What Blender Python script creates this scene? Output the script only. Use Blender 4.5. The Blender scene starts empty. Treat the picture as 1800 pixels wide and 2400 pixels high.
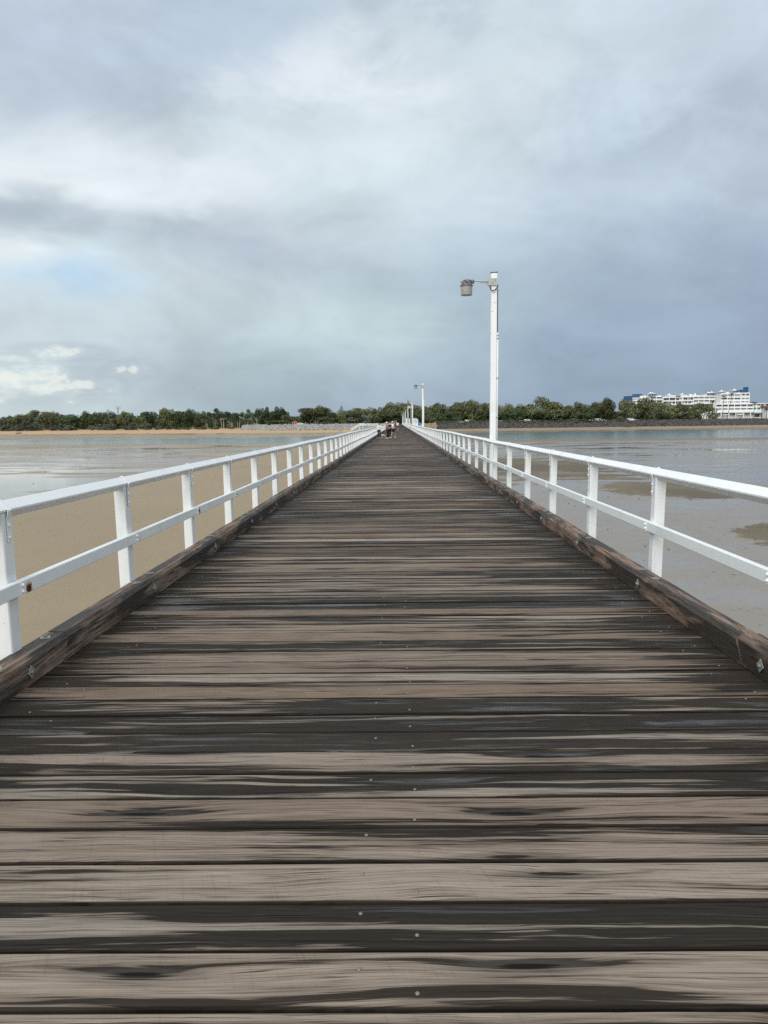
import bpy, bmesh, math, random
from math import radians as rad, sin, cos, pi
from mathutils import Vector, Matrix, Euler, noise as mnoise

random.seed(7)
S = bpy.context.scene
COL = S.collection

# ------------------------------------------------------------------ camera
F = 1700.0                       # focal length in source pixels (1800 x 2400)
PITCH, YAW, ROLL = rad(7.07), rad(1.15), rad(-0.6)
CAM_H = 1.70
cam_d = bpy.data.cameras.new('camera')
cam = bpy.data.objects.new('camera', cam_d); COL.objects.link(cam)
CR = Matrix.Rotation(YAW, 3, 'Z') @ Matrix.Rotation(pi/2 - PITCH, 3, 'X') @ Matrix.Rotation(ROLL, 3, 'Z')
cam.matrix_world = Matrix.Translation((0, 0, CAM_H)) @ CR.to_4x4()
cam_d.sensor_fit = 'VERTICAL'; cam_d.sensor_height = 24.0; cam_d.lens = F/2400*24
cam_d.clip_start = 0.05; cam_d.clip_end = 12000
S.camera = cam
S.render.resolution_x, S.render.resolution_y = 768, 1024

def ray(px, py): return (CR @ Vector((px-900, 1200-py, -F))).normalized()
def on_ground(px, py, z):
    d = ray(px, py); t = (z-CAM_H)/d.z
    return Vector((d.x*t, d.y*t, z))
def at_depth(px, py, Y):
    d = ray(px, py); t = Y/d.y
    return Vector((d.x*t, Y, CAM_H + d.z*t))

# ------------------------------------------------------------------ colour management
vs = S.view_settings
vs.view_transform = 'Standard'; vs.look = 'None'; vs.gamma = 1.0; vs.use_curve_mapping = False
EXPO = 0.75
vs.exposure = EXPO
S.render.engine = 'CYCLES'
S.cycles.use_denoising = False      # keeps the fine wood grain
S.cycles.max_bounces = 4; S.cycles.diffuse_bounces = 2; S.cycles.glossy_bounces = 2
S.cycles.use_adaptive_sampling = True; S.cycles.adaptive_threshold = 0.012; S.cycles.adaptive_min_samples = 24
S.cycles.transparent_max_bounces = 6
S.cycles.caustics_reflective = False; S.cycles.caustics_refractive = False

def s2l(c):
    return tuple((v/255/12.92 if v <= 10.3 else ((v/255+0.055)/1.055)**2.4) for v in c)

# ------------------------------------------------------------------ node helper
class N:
    def __init__(s, nt): s.nt = nt; s.n = nt.nodes; s.l = nt.links
    def _in(s, node, i, v):
        if v is None: return
        sock = node.inputs[i]
        if isinstance(v, bpy.types.NodeSocket): s.l.new(v, sock)
        else: sock.default_value = v
    def m(s, op, a, b=None, c=None, clamp=False):
        n = s.n.new('ShaderNodeMath'); n.operation = op; n.use_clamp = clamp
        s._in(n, 0, a); s._in(n, 1, b); s._in(n, 2, c); return n.outputs[0]
    def add(s, a, b): return s.m('ADD', a, b)
    def sub(s, a, b): return s.m('SUBTRACT', a, b)
    def mul(s, a, b): return s.m('MULTIPLY', a, b)
    def vec(s, x, y, z):
        n = s.n.new('ShaderNodeCombineXYZ'); s._in(n, 0, x); s._in(n, 1, y); s._in(n, 2, z); return n.outputs[0]
    def xyz(s, v):
        n = s.n.new('ShaderNodeSeparateXYZ'); s._in(n, 0, v); return n.outputs[0], n.outputs[1], n.outputs[2]
    def pos(s): return s.n.new('ShaderNodeNewGeometry').outputs['Position']
    def noise(s, v, scale=1.0, detail=3.0, rough=0.5, dist=0.0, col=False):
        n = s.n.new('ShaderNodeTexNoise'); s._in(n, 'Vector', v); n.inputs['Scale'].default_value = scale
        n.inputs['Detail'].default_value = detail; n.inputs['Roughness'].default_value = rough
        n.inputs['Distortion'].default_value = dist
        return n.outputs['Color' if col else 'Fac']
    def step(s, v, a, b):
        n = s.n.new('ShaderNodeMapRange'); n.interpolation_type = 'SMOOTHSTEP'; n.clamp = True
        s._in(n, 'Value', v)
        if isinstance(a, (int, float)) and isinstance(b, (int, float)) and a > b:
            s._in(n, 'From Min', b); s._in(n, 'From Max', a); n.inputs['To Min'].default_value = 1; n.inputs['To Max'].default_value = 0
        else:
            s._in(n, 'From Min', a); s._in(n, 'From Max', b)
        return n.outputs['Result']
    def mix(s, f, a, b, mode='MIX'):
        n = s.n.new('ShaderNodeMix'); n.data_type = 'RGBA'; n.blend_type = mode
        s._in(n, 0, f)
        for i, v in ((6, a), (7, b)):
            if isinstance(v, (tuple, list)): v = (v[0], v[1], v[2], 1.0)
            s._in(n, i, v)
        return n.outputs[2]
    def mixf(s, f, a, b):
        n = s.n.new('ShaderNodeMix'); n.data_type = 'FLOAT'; s._in(n, 0, f); s._in(n, 2, a); s._in(n, 3, b); return n.outputs[0]
    def ramp(s, f, stops):
        n = s.n.new('ShaderNodeValToRGB'); s._in(n, 0, f); e = n.color_ramp.elements
        while len(e) > 1: e.remove(e[-1])
        e[0].position = stops[0][0]; e[0].color = (*stops[0][1], 1)
        for p, c in stops[1:]:
            k = e.new(p); k.color = (*c, 1)
        return n.outputs[0]
    def bump(s, h, strength=0.5, dist=0.01, normal=None):
        n = s.n.new('ShaderNodeBump'); n.inputs['Strength'].default_value = strength; n.inputs['Distance'].default_value = dist
        s._in(n, 'Height', h)
        if normal is not None: s._in(n, 'Normal', normal)
        return n.outputs[0]
    def rnd(s): return s.n.new('ShaderNodeObjectInfo').outputs['Random']

def new_mat(name):
    m = bpy.data.materials.new(name); m.use_nodes = True
    return m, N(m.node_tree), m.node_tree.nodes['Principled BSDF']
def setp(g, b, **kw):
    names = dict(col='Base Color', rough='Roughness', metal='Metallic', spec='Specular IOR Level', nor='Normal')
    for k, v in kw.items():
        if isinstance(v, (tuple, list)): v = (v[0], v[1], v[2], 1.0)
        g._in(b, names[k], v)

# ------------------------------------------------------------------ world: overcast procedural cloud over a Nishita sky
SUN_DIR = Vector((-0.26, -0.66, 0.70)).normalized()
W = bpy.data.worlds.new('World'); S.world = W; W.use_nodes = True
g = N(W.node_tree)
bg = W.node_tree.nodes['Background']; bg.inputs['Strength'].default_value = 0.1
sky = g.n.new('ShaderNodeTexSky'); sky.sky_type = 'NISHITA'; sky.sun_disc = False
sky.sun_elevation = math.asin(SUN_DIR.z); sky.sun_rotation = math.atan2(SUN_DIR.x, SUN_DIR.y) % (2*pi)
tc = g.n.new('ShaderNodeTexCoord')
D = tc.outputs['Generated']
dx, dy, dz = g.xyz(D)
up = g.m('MAXIMUM', dz, 0.0)
den = g.add(up, 0.16)
plane = g.vec(g.m('DIVIDE', dx, den), g.m('DIVIDE', dy, den), 0.0)      # cloud deck seen in perspective
sq = g.vec(dx, dy, g.mul(dz, 2.0))
warp = g.noise(sq, 3.2, 4, 0.6, 0.6, col=True)
wx, wy, wz = g.xyz(warp)
fine = g.noise(sq, 4.6, 6, 0.60, 0.5)
puff = g.noise(g.vec(dx, dy, g.mul(dz, 1.5)), 9.0, 5, 0.6, 0.3)
broad = g.noise(plane, 0.55, 2, 0.5)
el = g.m('ARCSINE', dz)
az = g.m('ARCTAN2', dx, dy)
wamt = g.add(0.03, g.mul(up, 0.36))
el2 = g.add(el, g.mul(g.sub(wx, 0.5), wamt))
az2 = g.add(az, g.mul(g.sub(wy, 0.5), 0.34))
ROWS = [0, 150, 220, 300, 400, 480, 530, 580, 620, 670, 740, 800, 860, 900, 950, 990]
COLX = [0, 200, 400, 600, 850, 1100, 1400, 1800]
T = [
[(190,201,219),(196,206,222),(184,197,215),(182,196,213),(184,198,214),(200,212,224),(200,212,225),(198,210,226)],
[(190,203,220),(186,199,216),(182,196,213),(190,203,217),(204,215,225),(206,218,228),(200,213,225),(196,208,222)],
[(191,203,220),(186,199,215),(184,197,214),(204,216,226),(224,232,240),(208,219,228),(198,210,223),(193,205,220)],
[(194,206,220),(190,203,218),(192,205,218),(205,217,226),(212,222,230),(206,217,227),(194,207,220),(188,200,216)],
[(214,223,232),(220,228,236),(224,232,239),(212,222,231),(208,220,227),(200,213,222),(186,199,212),(184,196,212)],
[(222,230,236),(222,230,236),(220,229,237),(205,215,226),(196,209,218),(194,207,219),(188,200,214),(180,193,209)],
[(176,188,200),(182,193,204),(196,207,216),(200,210,222),(192,205,215),(186,200,213),(180,194,209),(177,189,206)],
[(196,207,216),(184,196,207),(183,196,207),(186,197,211),(186,199,210),(178,192,206),(171,186,203),(169,183,203)],
[(238,246,250),(212,226,236),(190,203,213),(186,198,212),(178,192,203),(170,185,199),(165,180,198),(164,178,199)],
[(212,226,236),(192,217,240),(200,211,218),(194,206,216),(176,191,202),(166,182,196),(160,175,195),(160,174,197)],
[(202,214,221),(198,211,218),(194,207,215),(194,208,215),(192,207,214),(166,183,196),(156,171,192),(152,167,190)],
[(200,212,219),(194,207,214),(190,203,212),(188,202,211),(190,206,212),(164,181,195),(150,167,189),(148,163,187)],
[(206,217,222),(184,197,207),(180,193,204),(172,188,199),(172,188,200),(160,177,193),(146,163,185),(142,158,182)],
[(210,220,222),(188,200,208),(178,192,202),(170,186,198),(164,181,195),(155,172,190),(144,161,183),(140,157,180)],
[(196,208,214),(192,205,211),(180,194,204),(168,184,198),(158,175,191),(150,168,188),(142,160,182),(138,156,179)],
[(190,203,210),(186,199,207),(176,190,202),(164,181,196),(155,172,190),(148,166,186),(141,159,181),(138,156,179)]]
ELMAX = rad(60)
elf = g.m('DIVIDE', el2, ELMAX)
ZEN = (203, 213, 224)
def stops_for(ci):
    st = []
    for y, row in sorted(zip(ROWS, T), key=lambda r: -r[0]):
        e = (math.atan((1200-y)/F) - PITCH)/ELMAX
        st.append((max(e, 0.0), s2l(row[ci])))
    st.append((1.0, s2l(ZEN)))
    return st
cols = [(math.atan((x-934)/F), g.ramp(elf, stops_for(i))) for i, x in enumerate(COLX)]
acc = cols[0][1]
for i in range(1, len(cols)):
    f = g.step(az2, cols[i-1][0], cols[i][0])
    acc = g.mix(f, acc, cols[i][1])
# the rest of the overcast, behind the camera: brighter to the south-west where the veiled sun stands
rear = g.ramp(elf, [(0.0, s2l((205,212,216))), (0.35, s2l((222,228,232))), (1.0, s2l(ZEN))])
sd = g.n.new('ShaderNodeVectorMath'); sd.operation = 'DOT_PRODUCT'; g._in(sd, 0, D); sd.inputs[1].default_value = SUN_DIR
glow = g.m('POWER', g.m('MAXIMUM', sd.outputs['Value'], 0.0), 3.0)
rear = g.mix(g.mul(glow, 0.8), rear, (1.0, 0.98, 0.95))
acc = g.mix(g.step(dy, 0.55, -0.35), acc, rear)
# cloud texture
tex = g.add(1.02, g.add(g.add(g.mul(g.sub(g.step(fine, 0.25, 0.75), 0.5), 0.22), g.mul(g.sub(puff, 0.5), 0.20)), g.mul(g.sub(broad, 0.5), 0.10)))
vm = g.n.new('ShaderNodeVectorMath'); vm.operation = 'SCALE'; g._in(vm, 0, acc); g._in(vm, 3, tex)
tint = g.n.new('ShaderNodeVectorMath'); tint.operation = 'MULTIPLY'; g._in(tint, 0, vm.outputs[0]); tint.inputs[1].default_value = (1.03, 1.045, 1.025)
acc = tint.outputs[0]
def spot(px, py, rx, ry):
    a0 = math.atan((px-934)/F); e0 = math.atan((1200-py)/F) - PITCH
    return g.m('EXPONENT', g.mul(-1.0, g.add(g.m('POWER', g.m('DIVIDE', g.sub(az2, a0), rx/F), 2.0), g.m('POWER', g.m('DIVIDE', g.sub(el2, e0), ry/F), 2.0))))
pf = g.step(puff, 0.38, 0.62)
hi = g.m('MAXIMUM', g.m('MAXIMUM', spot(690, 170, 170, 75), spot(880, 205, 90, 60)), spot(420, 430, 200, 80))
acc = g.mix(g.mul(g.mul(hi, pf), 0.75), acc, s2l((236, 242, 247)))
lo = g.m('MAXIMUM', g.m('MAXIMUM', spot(1040, 55, 90, 35), spot(1560, 330, 230, 60)), g.m('MAXIMUM', spot(900, 30, 120, 50), spot(180, 545, 260, 22)))
acc = g.mix(g.mul(g.mul(lo, g.step(puff, 0.68, 0.36)), 0.45), acc, s2l((163, 176, 192)))
# ragged bright gaps low on the left
cu = g.noise(g.vec(g.mul(az, 22.0), g.mul(el, 48.0), 3.3), 1.0, 6, 0.62, 0.2)
def spot2(px, py, rx, ry):
    a0 = math.atan((px-934)/F); e0 = math.atan((1200-py)/F) - PITCH
    return g.m('EXPONENT', g.mul(-1.0, g.add(g.m('POWER', g.m('DIVIDE', g.sub(az, a0), rx/F), 2.0), g.m('POWER', g.m('DIVIDE', g.sub(el, e0), ry/F), 2.0))))
gm = g.m('MAXIMUM', g.m('MAXIMUM', spot2(60, 900, 150, 34), spot2(190, 905, 90, 24)), g.m('MAXIMUM', g.mul(spot2(160, 832, 80, 16), 0.95), g.mul(spot2(320, 868, 50, 20), 0.95)))
gm = g.m('MAXIMUM', gm, g.mul(spot2(20, 848, 60, 9), 0.8))
cuv = g.add(cu, g.mul(g.sub(gm, 1.0), 0.30))
hole = g.mul(0.9, g.mul(g.step(gm, 0.02, 0.10), g.add(g.mul(0.55, g.step(cuv, 0.40, 0.455)), g.mul(0.45, g.step(cuv, 0.42, 0.60)))))
acc = g.mix(hole, acc, s2l((240, 243, 236)))
shadow = g.mul(g.step(gm, 0.02, 0.25), g.step(cuv, 0.42, 0.26))
acc = g.mix(g.mul(shadow, 0.35), acc, s2l((168, 182, 194)))
K = 10.0/(2**EXPO)
vs2 = g.n.new('ShaderNodeVectorMath'); vs2.operation = 'SCALE'; g._in(vs2, 0, acc); vs2.inputs[3].default_value = K
final = g.mix(0.97, sky.outputs[0], vs2.outputs[0])
g.l.new(final, bg.inputs['Color'])
W.cycles.sampling_method = 'MANUAL'; W.cycles.sample_map_resolution = 512

sun_d = bpy.data.lights.new('sun', 'SUN'); sun_d.energy = 1.5; sun_d.angle = rad(50); sun_d.color = (1.0, 0.985, 0.965)
sun = bpy.data.objects.new('sun', sun_d); COL.objects.link(sun)
sun.rotation_euler = SUN_DIR.to_track_quat('Z', 'Y').to_euler(); sun.location = (-40, -60, 60)

# ------------------------------------------------------------------ materials
def plain(name, col, rough=0.7, metal=0.0, var=0.12, scale=3.0, bump=0.0, spec=0.4):
    m, g, b = new_mat(name)
    n = g.noise(g.pos(), scale, 5, 0.6)
    k = g.add(1.0-var, g.mul(n, 2*var))
    v = g.n.new('ShaderNodeVectorMath'); v.operation = 'SCALE'; v.inputs[0].default_value = col; g._in(v, 3, k)
    setp(g, b, col=v.outputs[0], rough=rough, metal=metal, spec=spec)
    if bump: setp(g, b, nor=g.bump(n, bump, 0.01))
    return m

SKEW = 0.0115
PITCHP = 0.24
def mat_deck():
    m, g, b = new_mat('weathered_deck_timber')
    P = g.pos(); x, y, z = g.xyz(P)
    yy = g.sub(y, g.mul(x, SKEW))
    idn = g.m('FLOOR', g.m('DIVIDE', yy, PITCHP))
    fy = g.sub(g.m('FRACT', g.m('DIVIDE', yy, PITCHP)), 0.5)
    wn = g.n.new('ShaderNodeTexWhiteNoise'); wn.noise_dimensions = '1D'; g._in(wn, 'W', idn)
    r = wn.outputs['Value']; rc = g.xyz(wn.outputs['Color'])
    off = g.mul(r, 57.0)
    # knots
    vo = g.n.new('ShaderNodeTexVoronoi'); vo.feature = 'F1'
    kx = g.add(g.mul(x, 0.62), off)
    ky = g.mul(yy, 4.6)
    vo.voronoi_dimensions = '2D'; g._in(vo, 'Vector', g.vec(kx, ky, 0.0)); vo.inputs['Scale'].default_value = 1.0
    kc = g.xyz(vo.outputs['Color'])[0]
    kd = g.add(vo.outputs['Distance'], g.mul(g.step(kc, 0.42, 0.40), 0.8))
    halo = g.m('EXPONENT', g.mul(g.mul(kd, kd), -22.0))
    # grain bends round the knots and wanders along the board
    wob = g.noise(g.vec(g.add(g.mul(x, 0.55), off), g.mul(yy, 1.6), r), 1.0, 3, 0.5)
    gy = g.add(yy, g.add(g.mul(g.sub(wob, 0.5), 0.16), g.mul(halo, 0.035)))
    grain = g.noise(g.vec(g.add(g.mul(x, 1.5), off), g.mul(gy, 80.0), 0.0), 1.0, 5, 0.78)
    grain2 = g.noise(g.vec(g.add(g.mul(x, 0.7), off), g.mul(gy, 34.0), 4.0), 1.0, 3, 0.6)
    saw = g.noise(g.vec(g.add(g.mul(x, 70.0), g.mul(yy, 25.0)), g.mul(yy, 3.0), 1.0), 1.0, 2, 0.5)
    # wet patches: long tongues along the grain
    wetn = g.noise(g.vec(g.add(g.mul(x, 0.36), off), g.mul(gy, 12.5), g.mul(r, 3.0)), 1.0, 5, 0.66)
    large = g.noise(g.vec(g.mul(x, 0.35), g.mul(y, 0.22), 7.7), 1.0, 2, 0.5)
    edge = g.step(g.m('ABSOLUTE', g.add(x, 0.03)), 1.5, 2.5)
    far = g.step(y, 3.5, 9.0)
    thr = g.add(wetn, g.add(g.mul(g.sub(large, 0.47), 0.20), g.mul(g.sub(rc[1], 0.45), 0.24)))
    thr = g.add(thr, g.add(g.mul(edge, 0.13), g.add(g.mul(halo, 0.12), g.mul(far, 0.004))))
    thr = g.add(thr, g.mul(g.sub(grain, 0.5), 0.10))
    wet = g.step(thr, 0.525, 0.560)
    damp = g.step(thr, 0.44, 0.545)
    dry = g.mix(rc[0], (0.205, 0.154, 0.118), (0.315, 0.260, 0.207))
    dry = g.mix(g.mul(rc[1], 0.65), dry, (0.29, 0.268, 0.238))
    redz = g.noise(g.vec(g.mul(x, 0.9), g.mul(yy, 2.2), 2.0), 1.0, 3, 0.5)
    dry = g.mix(g.mul(g.step(redz, 0.56, 0.70), g.mul(0.55, g.mul(g.step(y, 6.5, 9.0), g.step(y, 32.0, 20.0)))), dry, (0.21, 0.105, 0.062))
    shade = g.mul(g.add(0.30, g.mul(grain, 1.25)), g.mixf(far, 1.0, g.add(0.50, g.mul(r, 0.62))))
    sc = g.n.new('ShaderNodeVectorMath'); sc.operation = 'SCALE'; g._in(sc, 0, dry); g._in(sc, 3, g.mul(shade, g.add(0.72, g.mul(grain2, 0.56))))
    dry = g.mix(g.mul(g.step(saw, 0.58, 0.72), 0.15), sc.outputs[0], (0.09, 0.07, 0.05))
    wetc = g.mix(rc[2], (0.008, 0.0078, 0.0068), (0.019, 0.0155, 0.012))
    wetc = g.mix(g.mul(grain, 0.45), wetc, (0.036, 0.030, 0.024))
    dampc = g.mix(0.55, dry, (0.075, 0.056, 0.042))
    c = g.mix(damp, dry, dampc)
    c = g.mix(g.mul(wet, 0.93), c, wetc)
    hair = g.noise(g.vec(g.add(g.mul(x, 2.2), off), g.mul(gy, 210.0), 3.0), 1.0, 2, 0.6)
    c = g.mix(g.mul(g.step(hair, 0.53, 0.63), 0.6), c, (0.045, 0.035, 0.028))
    # checks and knot hearts
    crackn = g.noise(g.vec(g.add(g.mul(x, 1.9), off), g.mul(gy, 120.0), 8.0), 1.0, 2, 0.5)
    crack = g.mul(g.step(crackn, 0.62, 0.66), g.step(g.noise(g.vec(g.add(x, off), g.mul(yy, 6.0), 5.0), 1.3, 2, 0.5), 0.42, 0.54))
    heart = g.step(g.add(kd, g.mul(g.sub(crackn, 0.5), 0.14)), 0.075, 0.045)
    dark = g.m('MAXIMUM', crack, heart)
    c = g.mix(g.mul(dark, 0.9), c, (0.009, 0.008, 0.007))
    ring = g.mul(g.step(kd, 0.17, 0.11), g.sub(1.0, heart))
    c = g.mix(g.mul(ring, 0.35), c, (0.075, 0.072, 0.066))
    # plank edges coloured near-black to paint in the shade of the gaps
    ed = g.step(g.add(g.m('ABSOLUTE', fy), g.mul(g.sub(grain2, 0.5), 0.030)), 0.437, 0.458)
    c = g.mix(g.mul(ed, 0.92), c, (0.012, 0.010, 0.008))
    pud = g.mul(wet, g.step(thr, 0.70, 0.74))
    rough = g.mixf(wet, 0.90, g.mixf(pud, 0.62, 0.30))
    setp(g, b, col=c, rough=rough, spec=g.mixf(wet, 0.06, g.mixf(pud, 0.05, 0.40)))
    h = g.add(g.mul(grain, 0.55), g.add(g.mul(grain2, 0.35), g.add(g.mul(dark, -1.6), g.mul(saw, 0.10))))
    h = g.mul(h, g.mixf(wet, 1.0, 0.6))
    setp(g, b, nor=g.bump(h, 0.8, 0.004))
    return m

def mat_kerb():
    m, g, b = new_mat('dark_kerb_timber')
    P = g.pos(); x, y, z = g.xyz(P)
    r = g.rnd(); off = g.mul(r, 41.0)
    wob = g.noise(g.vec(x, g.add(g.mul(y, 0.6), off), z), 1.0, 2, 0.5)
    gx = g.add(g.mul(x, 60.0), g.mul(wob, 6.0)); gz = g.add(g.mul(z, 60.0), g.mul(wob, 6.0))
    grain = g.noise(g.vec(gx, g.add(g.mul(y, 1.8), off), gz), 1.0, 4, 0.65)
    wet = g.step(g.noise(g.vec(g.mul(x, 9.0), g.add(g.mul(y, 0.9), off), g.mul(z, 5.0)), 1.0, 4, 0.55), 0.43, 0.56)
    dry = g.mix(r, (0.125, 0.086, 0.063), (0.20, 0.122, 0.080))
    dry = g.mix(g.step(grain, 0.42, 0.66), dry, (0.27, 0.215, 0.175))
    rot = g.step(g.noise(g.vec(g.mul(x, 30.0), g.add(g.mul(y, 3.5), off), g.mul(z, 30.0)), 1.0, 4, 0.6), 0.60, 0.68)
    dry = g.mix(g.mul(rot, 0.75), dry, (0.13, 0.045, 0.022))
    wetc = g.mix(grain, (0.020, 0.017, 0.014), (0.062, 0.046, 0.034))
    c = g.mix(wet, dry, wetc)
    cr = g.step(g.noise(g.vec(g.mul(gx, 1.6), g.add(g.mul(y, 1.6), off), g.mul(gz, 1.6)), 1.0, 2, 0.5), 0.60, 0.64)
    c = g.mix(g.mul(cr, 0.85), c, (0.012, 0.010, 0.008))
    setp(g, b, col=c, rough=g.mixf(wet, 0.8, 0.5), spec=0.25,
         nor=g.bump(g.add(grain, g.mul(cr, -1.5)), 0.6, 0.006))
    return m

def mat_paint(name='white_painted_timber', rust=False):
    m, g, b = new_mat(name)
    P = g.pos(); x, y, z = g.xyz(P)
    n = g.noise(g.vec(g.mul(x, 14.0), g.mul(y, 3.0), g.mul(z, 5.0)), 1.0, 5, 0.6)
    d = g.noise(P, 2.2, 4, 0.6)
    c = g.mix(n, (0.78, 0.81, 0.82), (0.86, 0.885, 0.885))
    c = g.mix(g.mul(g.step(d, 0.50, 0.72), 0.32), c, (0.58, 0.60, 0.57))
    run = g.noise(g.vec(g.mul(x, 40.0), g.mul(y, 40.0), g.mul(z, 2.5)), 1.0, 3, 0.6)
    c = g.mix(g.mul(g.step(run, 0.60, 0.75), 0.25), c, (0.50, 0.47, 0.40))
    chips = g.step(g.noise(P, 38.0, 2, 0.5), 0.735, 0.755)
    c = g.mix(g.mul(chips, 0.65), c, g.mix(g.step(d, 0.45, 0.55), (0.22, 0.20, 0.17), (0.26, 0.11, 0.045)))
    if rust:
        k = g.m('FRACT', g.m('DIVIDE', g.sub(y, 4.70+0.115-1.075), 2.15))
        dyy = g.mul(g.sub(k, 0.5), 2.15)
        dzz = g.sub(z, 0.597)
        rn = g.noise(P, 34.0, 4, 0.65)
        e = g.m('SQRT', g.add(g.m('POWER', g.mul(dyy, 22.0), 2.0), g.m('POWER', g.mul(dzz, 20.0), 2.0)))
        amp = g.step(g.noise(g.vec(0.0, g.mul(y, 0.23), 6.0), 1.0, 1, 0.5), 0.33, 0.55)
        e = g.add(e, g.add(g.mul(g.sub(rn, 0.5), 1.6), g.mul(g.sub(1.0, amp), 0.75)))
        c = g.mix(g.step(e, 1.18, 0.80), c, (0.42, 0.21, 0.085))
        c = g.mix(g.step(e, 0.80, 0.62), c, (0.060, 0.018, 0.008))
    setp(g, b, col=c, rough=0.42, spec=0.4, nor=g.bump(g.add(n, g.mul(chips, -0.6)), 0.25, 0.004))
    return m

def ellipse(g, x, y, cx, cy, rx, ry, nz, amp):
    e = g.m('SQRT', g.add(g.m('POWER', g.m('DIVIDE', g.sub(x, cx), rx), 2.0), g.m('POWER', g.m('DIVIDE', g.sub(y, cy), ry), 2.0)))
    return g.step(g.add(e, g.mul(g.sub(nz, 0.5), amp)), 1.05, 0.93)

def mat_flats():
    m, g, b = new_mat('tidal_sand')
    P = g.pos(); x, y, z = g.xyz(P)
    nb = g.noise(P, 0.045, 6, 0.6, 0.3)
    nm = g.noise(P, 0.22, 6, 0.6, 0.4)
    nf = g.noise(P, 1.6, 5, 0.62)
    nff = g.noise(P, 9.0, 4, 0.6)
    nfar = g.noise(g.vec(g.mul(x, 0.012), g.mul(y, 0.05), 1.5), 1.0, 6, 0.62, 0.4)
    brown = g.mix(nf, (0.090, 0.073, 0.046), (0.130, 0.105, 0.068))
    rag = g.add(nm, g.mul(g.sub(nf, 0.5), 0.55))
    # smooth damp sand in a strip along the left side of the pier
    lft = g.mul(g.step(g.add(x, g.mul(g.sub(nm, 0.5), 9.0)), -33.0, -31.0), g.step(x, 1.0, -1.0))
    lfar = g.step(y, 150.0, 205.0)
    lft = g.mul(lft, g.sub(1.0, g.mul(lfar, g.step(nfar, 0.42, 0.52))))
    pa = ellipse(g, x, y, 27.0, 68.0, 8.0, 8.5, rag, 1.1)
    nstr = g.noise(g.vec(g.mul(x, 0.07), g.mul(y, 0.22), 2.0), 1.0, 6, 0.62)
    pb = ellipse(g, x, y, 17.0, 106.0, 14.0, 26.0, g.add(nstr, g.mul(g.sub(nf, 0.5), 0.2)), 4.2)
    pc = ellipse(g, x, y, 24.0, 39.5, 5.6, 5.0, rag, 1.1)
    pd = ellipse(g, x, y, 24.0, 148.0, 26.0, 22.0, nm, 1.7)
    pr = g.m('MAXIMUM', g.m('MAXIMUM', pa, pb), g.m('MAXIMUM', pc, g.mul(pd, 0.0)))
    nst = g.noise(g.vec(g.mul(x, 0.05), g.mul(y, 0.16), 8.0), 1.0, 7, 0.65, 0.6)
    bars = g.mul(g.step(g.add(nfar, g.mul(g.sub(nst, 0.5), 0.5)), 0.53, 0.58), g.step(y, 75.0, 105.0))
    bars = g.mul(bars, g.step(x, 12.0, -18.0))
    yl = g.add(y, g.add(g.mul(x, 0.03), g.mul(nb, 20.0)))
    lip = g.mul(g.step(yl, 222.0, 246.0), g.step(y, 330.0, 300.0))
    lip = g.m('MAXIMUM', lip, g.mul(g.step(y, 320.0, 335.0), g.step(g.add(nst, g.mul(g.sub(nfar, 0.5), 0.6)), 0.44, 0.56)))
    ripple = g.mul(g.step(nm, 0.36, 0.54), g.mul(g.step(x, 2.0, 6.0), g.step(y, 92.0, 28.0)))
    damp = g.m('MAXIMUM', g.m('MAXIMUM', lft, pr), g.m('MAXIMUM', bars, lip))
    dryz = g.step(g.add(z, g.mul(g.sub(nm, 0.5), 0.5)), -4.35, -3.95)          # beach above the tide line
    tan = g.mix(nf, (0.262, 0.203, 0.126), (0.300, 0.236, 0.150))
    tan = g.mix(g.mul(g.step(nff, 0.66, 0.72), 0.35), tan, (0.12, 0.095, 0.06))
    dampc = g.mix(g.step(x, -6.0, 2.0), tan, brown)
    dampc = g.mix(g.mul(lip, g.step(x, -20.0, 20.0)), dampc, (0.20, 0.145, 0.085))
    mud = g.mix(nf, (0.185, 0.160, 0.130), (0.245, 0.215, 0.175))
    streak = g.mul(g.step(nst, 0.57, 0.61), g.mul(g.step(y, 60.0, 110.0), g.step(x, 40.0, -10.0)))
    mud = g.mix(g.mul(streak, 0.75), mud, (0.055, 0.044, 0.033))
    mud = g.mix(g.step(x, 0.0, -14.0), mud, g.mix(nf, (0.21, 0.170, 0.125), (0.265, 0.215, 0.16)))
    mud = g.mix(g.mul(ripple, 0.6), mud, (0.225, 0.195, 0.150))
    mud = g.mix(g.mul(g.step(g.noise(P, 2.8, 3, 0.5), 0.64, 0.70), g.mul(ripple, 0.8)), mud, (0.085, 0.072, 0.055))
    tb = g.noise(g.vec(g.mul(x, 0.10), g.mul(y, 0.035), 3.0), 1.0, 5, 0.6)
    dampc = g.mix(g.mul(g.step(tb, 0.38, 0.66), 0.45), dampc, (0.225, 0.185, 0.125))
    rip = g.noise(g.vec(g.mul(x, 0.9), g.mul(y, 3.4), 1.0), 1.0, 4, 0.6)
    dampc = g.mix(g.mul(g.step(rip, 0.60, 0.72), 0.30), dampc, (0.17, 0.135, 0.085))
    c = g.mix(damp, mud, dampc)
    beach = g.mix(nf, (0.38, 0.265, 0.165), (0.46, 0.33, 0.21))
    beach = g.mix(g.step(x, -5.0, 30.0), beach, (0.27, 0.215, 0.15))
    c = g.mix(dryz, c, beach)
    c = g.mix(g.step(z, -1.6, -0.9), c, (0.10, 0.095, 0.06))
    rw = g.mixf(g.mul(ripple, 0.8), g.mul(g.step(nst, 0.35, 0.60), 0.36), 0.42)
    rw = g.mixf(streak, rw, 0.5)
    pool = ellipse(g, x, y, -52.0, 84.0, 18.0, 30.0, nm, 0.9)
    rw = g.mixf(pool, rw, 0.05)
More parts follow.
